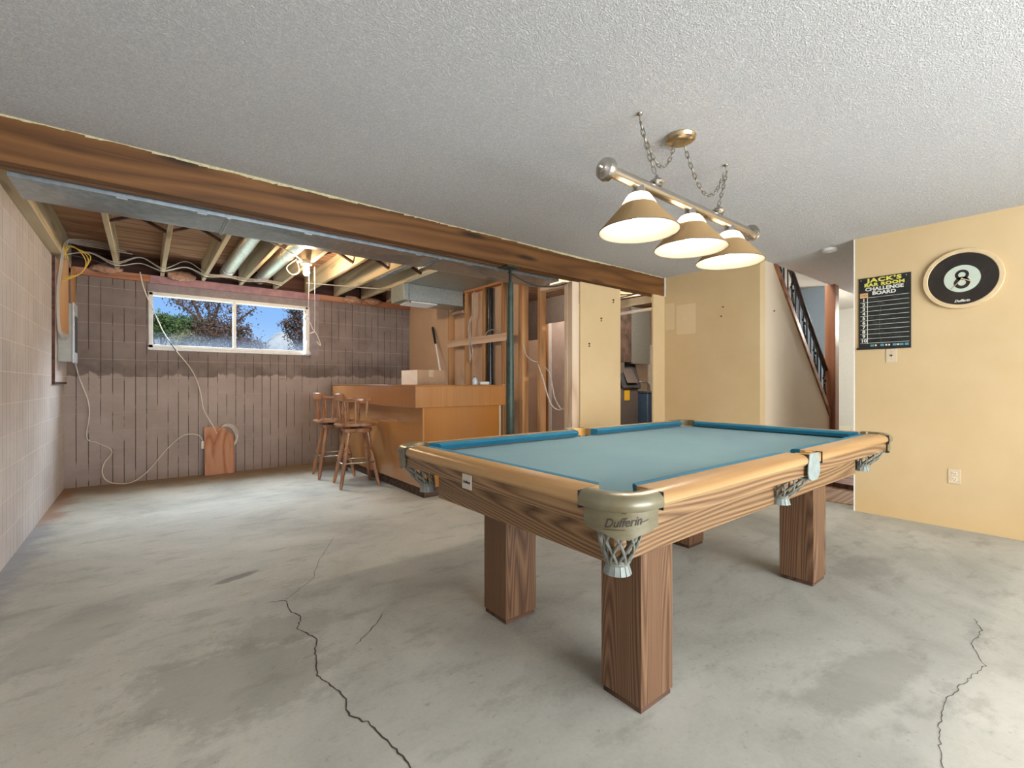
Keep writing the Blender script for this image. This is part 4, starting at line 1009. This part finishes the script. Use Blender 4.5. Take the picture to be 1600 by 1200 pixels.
    def stroke(pts, w):
        vs = []; 
        for u, v in pts: vs += [wrap(u, v+w), wrap(u, v-w)]
        L.add(vs, [(2*i, 2*i+1, 2*i+3, 2*i+2) for i in range(len(pts)-1)])
    stroke([(-.055+.012*i, -.021+.0005*i) for i in range(6)], .0008); stroke([(.052+.008*i, .0+.002*i) for i in range(4)], .0009)
    stroke([(-.004+.004*i, .024+(.004 if i % 2 else 0)) for i in range(4)], .0015)
    L.build('script_logo', 'logo_ink', sh)
casting(XL, Y0, 1, 1, True); casting(XL, Y1, 1, -1, False); casting(XR, Y0, -1, 1, False); casting(XR, Y1, -1, -1, False)
# side pockets
for y, s in ((Y0, 1), (Y1, -1)):
    MB().lathe([(.048, .745), (.052, .838), (.056, .842), (.060, .838), (.056, .745)], (XC, y+s*.070, 0), 20, a0=-s*pi/2-R(80), a1=-s*pi/2+R(80)).build('side_pocket_liner', 'liner', pt, smooth=40)
    MB().box(XC-sp_+.001, XC+sp_-.001, y+s*.002, y+s*.016, .797, .8395).build('side_casting', 'rail_x', pt, bevel=.005)
    for e in (-1, 1): MB().box(XC+e*(sp_-.002), XC+e*(sp_+.001), y-s*.002, y+s*.025, .79, .8415).build('gap_gasket', 'black_rubber', pt)
    m = MB(); P = []
    w = .062
    for x_, z_ in ((-.045, .846), (.045, .846), (.052, .82), (.062, .80), (.066, .765), (.055, .742), (.03, .729), (-.03, .729), (-.055, .742), (-.066, .765), (-.062, .80), (-.052, .82)):
        P.append((XC+x_*1.0-.03, y-s*.006, z_))
    m.prism(P, (0, 1 if s > 0 else -1, 0), .006).build('leather_tab', 'teal_leather', pt, bevel=.002)
    net(XC-.02, y+s*.078, .735, 0, 0, rx=.060, H_=.098, lean=(-.015, s*.05))
# maker's plate on the end apron, screwed beneath the rail
pl = MB().box(XL+ai-.003, XL+ai+.001, 1.478, 1.542, .732, .790).build('name_plate', 'plate_label', pt, bevel=.002)
L = MB(); text_on(L, 'Dufferin', .015, frame4((XL+ai-.0035, 1.51, .760), (0, -1, 0), (0, 0, 1), (-1, 0, 0)), shear=.35, extrude=.0003, bold=.0005); L.build('plate_script', 'logo_ink', pl)

# ------------------------------------------------------------------ pendant billiard light
ly, lz = 1.355, 2.10
bl = thing('billiard_light', 'brushed nickel billiard light bar with three lit amber cone shades', 'light fixture', (2.32, ly, lz))
MB().tube([(1.62, ly, lz), (3.02, ly, lz)], .027, 28).build('bar', 'nickel', bl, smooth=40)
for x, s in ((1.62, -1), (3.02, 1)):
    MB().lathe([(0, 0), (.050, 0), (.052, s*.008), (.048, s*.03), (.046, s*.034), (.034, s*.04), (.026, s*.052), (.014, s*.056), (.012, s*.066), (.006, s*.072), (0, s*.073)], (x-s*.012, ly, lz), 28, axis='x').build('end_cap', 'nickel', bl, smooth=35)
SHX = (1.855, 2.31, 2.745)
for x in SHX:
    MB().lathe([(0, .035), (.02, .035), (.024, .02), (.030, .0), (.034, -.035), (.028, -.045), (.0, -.045)], (x, ly, lz-.03), 20).build('socket_cup', 'nickel', bl, smooth=35)
    m = MB(); n = 72; prof = [(.036, 2.052), (.05, 2.045), (.062, 2.03), (.082, 1.995)]; vs = []
    for i in range(n):
        q = 2*pi*i/n; k = 1+(.012 if i % 2 else 0)
        for r, z in prof: vs.append((x+r*k*cos(q), ly+r*k*sin(q), z))
    m.add(vs, [(i*4+j, ((i+1) % n)*4+j, ((i+1) % n)*4+j+1, i*4+j+1) for i in range(n) for j in range(3)])
    sd = m.build('shade_dome', 'shade_white', bl, smooth=60)
    cone = [(.082, 1.996), (.088, 1.987), (.187, 1.876), (.190, 1.872)]
    MB().lathe(cone, (x, ly, 0), 56).build('shade_cone', 'shade_amber', bl, smooth=60)
    MB().lathe([(.0795, 1.992), (.0855, 1.984), (.1845, 1.873), (.187, 1.869), (.1905, 1.869), (.1905, 1.873)], (x, ly, 0), 56).build('shade_lining', 'shade_inner', bl, smooth=60)
    MB().lathe([(0, 1.905), (.012, 1.908), (.024, 1.918), (.030, 1.935), (.028, 1.955), (.018, 1.985), (.014, 2.03)], (x, ly, 0), 20).build('bulb', 'bulb_warm', bl, smooth=60)
def chain(pts, name='chain'):
    P = spline(pts, 12); m = MB(); acc = 0; step = .030; i = 0; pos = []
    prev = P[0]; pos.append(prev)
    for p in P[1:]:
        while (p-prev).length >= step:
            prev = prev+(p-prev).normalized()*step; pos.append(prev)
    for k in range(len(pos)-1):
        a, b = pos[k], pos[k+1]; d = (b-a).normalized(); u = d.orthogonal().normalized(); 
        if k % 2: u = d.cross(u)
        c = (a+b)/2; L_ = .021; w = .0085; ring = []
        for j in range(14):
            q = 2*pi*j/14; ring.append(c+d*L_*cos(q)+u*w*sin(q)*(1.0))
        m.tube(ring, .0023, 6, closed=True)
    return m.build(name, 'chain', bl, smooth=60)
for hx, ax_ in ((1.862, 2.0), (2.70, 2.61)):
    MB().lathe([(0, CZ-.001), (.014, CZ-.001), (.012, CZ-.006), (.004, CZ-.012), (0, CZ-.012)], (hx, ly, 0), 14).tube([(hx, ly, CZ-.01), (hx, ly, CZ-.03), (hx+.01, ly, CZ-.045), (hx+.016, ly, CZ-.035)], .0025, 8).build('ceiling_hook', 'chain', bl, smooth=50)
    chain([(hx+.008, ly, CZ-.04), ((hx+ax_)/2, ly, (CZ+lz)/2), (ax_, ly, lz+.07)])
    MB().lathe([(0, .085), (.006, .083), (.010, .07), (.034, .052), (.040, .045), (.034, .036), (.026, .032), (.026, .024), (.0, .02)], (ax_, ly, lz), 10).build('finial', 'nickel', bl, smooth=25)
chain([(1.866, ly, CZ-.045), (1.93, ly, 2.30), (2.02, ly, 2.235), (2.10, ly, 2.27), (2.165, ly, 2.40)], 'swag_chain')
chain([(2.25, ly, 2.405), (2.36, ly, 2.27), (2.47, ly, 2.205), (2.58, ly, 2.25), (2.695, ly, 2.40)], 'swag_chain')
MB().lathe([(0, CZ), (.076, CZ), (.078, CZ-.006), (.072, CZ-.02), (.055, CZ-.03), (.02, CZ-.034), (0, CZ-.034)], (2.207, ly-.005, 0), 40).build('canopy', 'brass', bl, smooth=35)

# ------------------------------------------------------------------ right wall: board, sign, plates
fx = XR_-.0005
def wm(y, z, d=0): return frame4((fx-d, y, z), (0, -1, 0), (0, 0, 1), (-1, 0, 0))
cbd = thing('challenge_board', 'black challenge board with yellow and white lettering and numbered lines', 'board', (XR_, 1.12, 1.76))
by0, by1, bz0, bz1 = 1.302, .942, 1.455, 2.075
MB().box(fx-.008, fx, by1, by0, bz0, bz1).build('panel', 'board_black', cbd, bevel=.001)
MB().box(fx-.014, fx, by1, by0+.012, bz0-.012, bz0+.006).build('ledge', 'black_plastic', cbd)
bc = (by0+by1)/2
def wide(k, *a): return wm(*a) @ Matrix.Diagonal((k, 1, 1, 1))
L = MB(); text_on(L, "JACK'S", .046, wide(1.55, bc+.0, 2.047, .0085), bold=.002, extrude=.0005, space=1.15); text_on(L, 'BAR ROOM', .037, wide(1.35, bc, 2.008, .0085), bold=.002, extrude=.0005, space=1.12)
L.build('title', 'board_yellow', cbd)
L = MB(); text_on(L, 'CHALLENGE', .042, wide(1.12, bc, 1.971, .0088), bold=.0015, extrude=.0005); text_on(L, 'BOARD', .042, wide(1.15, bc, 1.933, .0088), bold=.0015, extrude=.0005)
for i in range(10): text_on(L, str(i+1), .038, wide(1.15, by0-.038, 1.879-.040*i, .0088), bold=.0012, extrude=.0004)
L.build('lettering', 'board_white', cbd)
L = MB()
for i in range(11):
    z = 1.899-.040*i; L.box(fx-.0092, fx-.008, by1+.012, by0-(.062 if i == 0 else .012), z-.0013, z+.0013)
L.box(fx-.0094, fx-.008, by0-.066, by0-.062, bz0+.04, 1.899); L.build('ruling', 'board_white', cbd)
MB().box(fx-.0094, fx-.008, by0-.068, by0-.010, 1.900, 1.942).build('orange_sticker', 'board_orange', cbd)
L = MB(); text_on(L, 'Dufferin', .014, wm(by0-.039, 1.921, .0096), shear=.3, extrude=.0002); L.build('sticker_script', 'logo_ink', cbd)
L = MB()
for y in (.085, .155, .24, .285, .32): MB().box(fx-.0093, fx-.008, by0-y-.026, by0-y, 1.468, 1.486).build('footer_mark', 'board_teal', cbd)
L = MB()
for y in (.118, .19, .21, .27): MB().box(fx-.0093, fx-.008, by0-y-.012, by0-y, 1.470, 1.484).build('footer_mark', 'board_white', cbd)
rr = random.Random(4); L = MB()
for i in range(36):
    row = rr.choice([0, 1, 4, 5, 6, 7, 8]); y = rr.uniform(.07, .28); z = 1.880-.040*row+rr.uniform(-.008, .008)
    L.box(fx-.0088, fx-.008, by0-y-rr.uniform(.01, .03), by0-y, z, z+.0015)
L.tube([(fx-.009, 1.135, 1.86), (fx-.009, 1.15, 1.75), (fx-.009, 1.152, 1.58), (fx-.009, 1.142, 1.52), (fx-.009, 1.138, 1.49)], .0007, 5); L.build('chalk_marks', 'chalk', cbd)
for y in (by0-.018, by1+.03): MB().tube([(fx-.0105, y, 2.055), (fx-.008, y, 2.055)], .004, 10).build('corner_pin', 'panel_light', cbd)

yb, zb_ = .634, 1.96; r8 = .232
eb = thing('eight_ball_sign', 'round eight ball wall clock with a pale wooden rim', 'clock', (XR_, yb, zb_))
def disc(mb, r0, r1, d0, d1, n=64, cy=yb, cz=zb_, sy_=1):
    pr = [(r0, 0), (r0, 0)]; vs = []
    for i in range(n):
        q = 2*pi*i/n
        for r, d in ((r1, 0), (r1, d1), (r0, d1), (r0, 0)): vs.append((fx-d0-d, cy+r*cos(q)*sy_, cz+r*sin(q)))
    mb.add(vs, [(i*4+j, ((i+1) % n)*4+j, ((i+1) % n)*4+(j+1) % 4, i*4+(j+1) % 4) for i in range(n) for j in range(4)]); return mb
disc(MB(), .200, r8, 0, .028).build('rim', 'ball_rim', eb, bevel=.004)
disc(MB(), .0005, .2005, 0, .024).build('black_face', 'ball_black', eb, smooth=40)
disc(MB(), .0005, .104, .0235, .0015).build('pale_disc', 'ball_pale', eb, smooth=40)
m = disc(MB(), .021, .040, .025, .001, cz=zb_+.029); disc(m, .023, .046, .025, .001, cz=zb_-.032); m.build('figure_eight', 'ball_black', eb)
MB().beam((fx-.028, yb, zb_), (fx-.028, yb+.06, zb_-.075), .004, .002, up=(1, 0, 0)).build('minute_hand', 'hand_gold', eb)
MB().beam((fx-.028, yb, zb_), (fx-.028, yb-.052, zb_-.028), .006, .002, up=(1, 0, 0)).tube([(fx-.03, yb, zb_), (fx-.026, yb, zb_)], .006, 12).build('hour_hand', 'hand_gold', eb)
L = MB(); text_on(L, 'Dufferin', .026, wm(yb+.0, zb_-.172, .0245), shear=.35, extrude=.0004, bold=.0006); L.build('script_logo', 'board_white', eb)
def plate(y, z, label, kind):
    t = thing('outlet_plate' if kind == 'outlet' else 'switch_plate', label, 'outlet' if kind == 'outlet' else 'switch', (XR_, y, z), None)
    MB().box(fx-.005, fx, y-.037, y+.037, z-.058, z+.058).build('cover', 'ivory', t, bevel=.002)
    if kind == 'outlet':
        for s in (1, -1):
            MB().box(fx-.0075, fx-.004, y-.017, y+.017, z+s*.022-.014, z+s*.022+.014).build('receptacle', 'ivory_light', t, bevel=.003)
            m = MB()
            for d in (-.007, .007): m.box(fx-.0092, fx-.007, y+d-.0018, y+d+.0018, z+s*.022-.001, z+s*.022+.008)
            m.box(fx-.0092, fx-.007, y-.0025, y+.0025, z+s*.022-.010, z+s*.022-.006).build('slots', 'slot', t)
    else:
        m = MB().tube([(fx-.010, y, z), (fx-.004, y, z)], .006, 12)
        m.cbox((fx-.0055, y, z), .002, .03, .002).cbox((fx-.0055, y, z), .002, .002, .03).build('switch_opening', 'slot', t)
        for s in (1, -1): MB().tube([(fx-.0065, y, z+s*.03), (fx-.004, y, z+s*.03)], .0028, 8).build('screw', 'slot', t)
plate(1.072, 1.384, 'almond wall plate with a missing switch under the challenge board', 'switch')
plate(.680, .411, 'almond duplex outlet low on the right wall', 'outlet')
for (x, y, z), lab in (((5.0, 2.56, 1.89), 'dark screw anchor on the far beige wall, the larger one'), ((5.0, 2.54, 1.99), 'tiny nail above the larger screw anchor'), ((5.0, 3.0, 1.91), 'pale screw in the faded square on the wall')):
    tag(MB().tube([(x-.012, y, z), (x, y, z)], .007 if 'larger' in lab else .004, 8).build('screw_anchor', 'nail' if 'pale' not in lab else 'ivory_light'), lab, 'screw')
for x, z, lab in ((4.02, 2.06, 'dark screw anchor high on the beige panel'), (3.82, 1.84, 'dark screw anchor in the middle of the beige panel'), (3.63, 1.56, 'dark screw anchor low on the beige panel')):
    tag(MB().tube([(x, 3.262, z), (x, 3.275, z)], .009, 8).tube([(x, 3.262, z-.025), (x, 3.275, z-.025)], .006, 8).build('screw_anchor', 'nail'), lab, 'screw')
tag(MB().tube([(5.33, 2.138, 1.93), (5.33, 2.15, 1.93)], .007, 8).build('screw_anchor', 'nail'), 'small screw in the sloping stair wall', 'screw')
sm = thing('smoke_detector', 'white round smoke detector on the hall ceiling', 'smoke detector', (5.14, 1.57, CZ))
MB().lathe([(0, CZ-.03), (.03, CZ-.03), (.052, CZ-.024), (.064, CZ-.01), (.066, CZ), (0, CZ)], (5.16, 1.58, 0), 32).build('body', 'smoke', sm, smooth=35)
MB().lathe([(0, CZ-.034), (.018, CZ-.034), (.02, CZ-.03), (0, CZ-.03)], (5.16, 1.58, 0), 16).build('test_button', 'white_trim', sm, smooth=35)

# ------------------------------------------------------------------ stair, railing, post
tag(MB().box(7.03, 7.17, 2.085, 2.205, .006, 2.4395).build('stair_post', 'post_wood', bevel=.004), 'tall reddish wooden post at the foot of the stair railing', 'post')
sr = thing('stair_railing', 'black wrought iron stair railing with leaf ornaments on a sloping wooden curb', 'railing', (6.1, 2.18, 1.6))
d = Vector((7.028-5.33, 0, .72-2.44)); du = d.normalized(); p0 = Vector((5.33, 2.175, 2.435))
def onslope(x): return 2.44+(x-5.33)*(d.z/d.x)
MB().prism([(5.315, 2.13, 2.4395), (5.40, 2.13, 2.4395), (7.028, 2.13, .795), (7.028, 2.13, .70)], (0, 1, 0), .12).build('curb', 'string_wood', sr, bevel=.003)
# hand rail 0.46 above curb, clipped at ceiling
hx0 = 5.33+(onslope(5.33)+.60-2.40)/(-d.z/d.x)
MB().beam((hx0-.25, 2.19, onslope(hx0-.25)+.60), (7.028, 2.19, onslope(7.028)+.60), .05, .03).build('hand_rail', 'iron', sr, bevel=.004)
k = 0; x = 5.46
while x < 7.02:
    zb0 = onslope(x)+.05; zt = min(onslope(x)+.60, 3.3)
    if k % 3 == 2:
        w = .018
    else: w = .012
    MB().beam((x, 2.19, zb0), (x, 2.19, zt), w, w, up=(0, 1, 0)).build('baluster', 'iron', sr)
    if k % 3 == 1:
        zc = (zb0+zt)/2+.06; orn = MB()
        orn.tube(spline([(x, 2.19, zc-.22), (x+.03, 2.185, zc-.1), (x-.02, 2.185, zc), (x+.02, 2.185, zc+.12), (x-.0, 2.19, zc+.2)]), .006, 6)
        for dx, dz in ((-.028, .04), (.03, .0), (.0, -.05), (-.01, .075)):
            orn.lathe([(0, -.012), (.018, -.008), (.024, 0), (.018, .008), (0, .012)], (x+dx, 2.185, zc+dz), 10, axis='y')
        for s in (-1, 1): orn.tube([(x, 2.185, zc-.10), (x+s*.028, 2.18, zc-.16), (x+s*.038, 2.18, zc-.20)], [.004, .010, .002], 6)
        orn.build('leaf_ornament', 'iron', sr, smooth=50)
    x += .115; k += 1
stp = thing('staircase', 'wooden stair flight hidden behind the sloping stair wall', 'stairs', (6.6, 2.7, 0))
for i in range(11):
    x1 = 7.95-.22*i; z = .19*(i+1)+.03
    MB().box(x1-.25, x1, 2.26, 3.235, z-.03, z).build('tread', 'string_wood', stp)
    MB().box(x1-.02, x1-.005, 2.26, 3.235, z-.19, z-.03).build('riser', 'string_wood', stp)
MB().prism([(8.0, 2.26, .0), (8.0, 2.26, .2), (5.55, 2.26, 2.3), (5.55, 2.26, 2.0)], (0, -1, 0), .008).build('stringer', 'string_wood', stp)

# ------------------------------------------------------------------ outdoors
struct(MB().add([(-30, 7.3, 1.40), (60, 7.3, 1.40), (60, 80, 1.6), (-30, 80, 1.6)], [(0, 1, 2, 3)]).box(-1, 3, 7.25, 7.3, .8, 1.40).build('ground', 'grass'))
m = MB(); N = 28; rr = random.Random(8); vs = []; fs = []
for i in range(N+1):
    for j in range(9):
        x = 3+9*i/N; q = j/8*pi; h_ = 1.5+2.35*math.exp(-((x-5.6)/1.5)**2)*sin(q)+.5*math.exp(-((x-9)/2)**2)*sin(q); h_ += rr.uniform(-.04, .04)
        vs.append((x, 24+4*j/8, max(h_, 1.45)))
for i in range(N):
    for j in range(8): fs.append((i*9+j, (i+1)*9+j, (i+1)*9+j+1, i*9+j+1))
tag(m.add(vs, fs).build('hill', 'hill', smooth=60), 'pale dry rise of ground seen low through the right window pane', 'hill')
fc = thing('garden_fence', 'pale board fence low in the left window pane', 'fence', (.4, 16, 1.45))
m = MB()
for i in range(14): m.box(-.5+.11*i, -.5+.11*i+.1, 16, 16.03, 1.4, 2.56)
m.build('boards', 'fence', fc)
MB().box(-.5, 1.04, 16.03, 16.07, 2.2, 2.28).build('cross_rail', 'fence', fc)
def leaves(mb, c, n, spread, size, rr):
    for i in range(int(n*2.2)):
        p = Vector(c)+Vector((rr.gauss(0, spread[0]), rr.gauss(0, spread[1]), rr.gauss(0, spread[2])))
        a = Vector((rr.gauss(0, 1), rr.gauss(0, 1), rr.gauss(0, 1))).normalized(); b = a.orthogonal().normalized(); s = size*rr.uniform(.6, 1.3)
        w = a.cross(b)*.15*s
        mb.add([p-a*s, p+b*s*.5+w, p+a*s, p-b*s*.5+w], [(0, 1, 2, 3)])
def tree(name, label, base, branches, clumps, leaf, size, seed, extra=None):
    rr = random.Random(seed); t = thing(name, label, 'tree', base); wd = MB(); lf = MB()
    for br in branches: wd.tube(spline(br, 5), [max(.006, .035*(1-i/(len(br)*5))) for i in range(len(spline(br, 5)))], 6)
    wd.build('branches', 'bark', t, smooth=60)
    for c, n, sp3 in clumps: leaves(lf, c, n, sp3, size, rr)
    for br in branches[1:]:
        for p in spline(br, 4)[3:]: leaves(lf, p, 7, (.05, .06, .05), size, rr)
    lf.build('foliage', leaf, t); return t
Bz = (1.15, 11, 1.42)
tree('crabapple_tree', 'purple brown leaved tree spreading across the left window pane', Bz,
     [[Bz, (1.12, 11, 1.8), (1.08, 11, 2.1)],
      [(1.08, 11, 2.0), (.94, 11, 2.29), (.73, 11, 2.52), (.53, 11, 2.69), (.38, 11, 2.82)], [(.9, 11, 2.33), (.82, 11.1, 2.62), (.72, 11.1, 2.85), (.68, 11.1, 3.0)],
      [(1.08, 11, 2.1), (1.03, 11, 2.42), (1.0, 11, 2.72), (1.0, 11, 2.92)], [(1.05, 11, 2.3), (1.14, 11, 2.6), (1.22, 11, 2.9)],
      [(1.1, 11, 2.1), (1.32, 11, 2.25), (1.46, 11, 2.55), (1.5, 11, 2.75)], [(1.15, 11, 2.1), (1.45, 11, 2.25), (1.7, 11, 2.3)], [(1.4, 11, 2.3), (1.62, 11, 2.55), (1.82, 11, 2.72)]],
     [((1.15, 11.1, 2.28), 420, (.20, .15, .12)), ((1.35, 11.1, 2.15), 350, (.22, .15, .12)), ((.98, 11, 2.15), 260, (.15, .1, .14)), ((1.05, 11, 2.75), 120, (.22, .1, .12)), ((1.5, 11.1, 2.12), 120, (.12, .1, .12)), ((1.65, 11.1, 2.22), 70, (.08, .1, .08)), ((.6, 11, 2.7), 45, (.15, .1, .08)), ((1.45, 11, 2.6), 70, (.1, .1, .1))],
     'leaf_brown', .030, 11)
tree('leafy_tree', 'leafy tree filling the right edge of the window', (2.75, 11, 1.42),
     [[(2.75, 11, 1.42), (2.74, 11, 2.2), (2.7, 11, 2.8)], [(2.74, 11, 2.2), (2.55, 11, 2.38), (2.38, 11, 2.5)], [(2.74, 11, 2.4), (2.6, 11, 2.65), (2.52, 11, 2.8)], [(2.74, 11, 2.0), (2.58, 11, 2.1), (2.45, 11, 2.3)]],
     [((2.68, 11, 2.65), 300, (.11, .1, .17)), ((2.62, 11, 2.35), 260, (.12, .1, .14)), ((2.72, 11, 2.05), 260, (.11, .1, .14)), ((2.46, 11, 2.45), 90, (.07, .1, .06)), ((2.75, 11, 2.95), 160, (.12, .1, .15))],
     'leaf_brown', .030, 12)
def bush(label, c, rx, rz, n, leaf, seed, size=.035):
    rr = random.Random(seed); t = thing('bush', label, 'bush', (c[0], c[1], 1.42)); lf = MB(); wd = MB()
    for i in range(5): wd.tube([(c[0]+rr.uniform(-.1, .1), c[1], 1.42), (c[0]+rr.uniform(-rx, rx)*.8, c[1], c[2])], .012, 5)
    wd.build('stems', 'bark', t)
    for i in range(n//20): leaves(lf, (c[0]+rr.uniform(-rx, rx), c[1]+rr.uniform(-.25, .25), c[2]+rr.uniform(-rz, rz)*(1-abs(rr.uniform(-.5, .5)))), 20, (.07, .07, .06), size, rr)
    lf.build('foliage', leaf, t)
bush('green leafy bush rising above the fence, left in the window', (.28, 13, 2.45), .42, .30, 1500, 'leaf_green', 21)
bush('green bush behind the crabapple tree, middle of the left pane', (1.0, 14.2, 2.60), .42, .24, 1300, 'leaf_green', 22)
bush('yellowish dry bush low in front of the green bushes', (.80, 12.1, 2.08), .28, .12, 700, 'leaf_dry', 23)
bush('low brown shrub at the foot of the crabapple tree', (1.75, 12.6, 2.0), .5, .22, 1100, 'leaf_brown', 24)
bush('tall green bush at the far left window edge', (-.14, 12.0, 2.45), .14, .4, 500, 'leaf_green', 25)
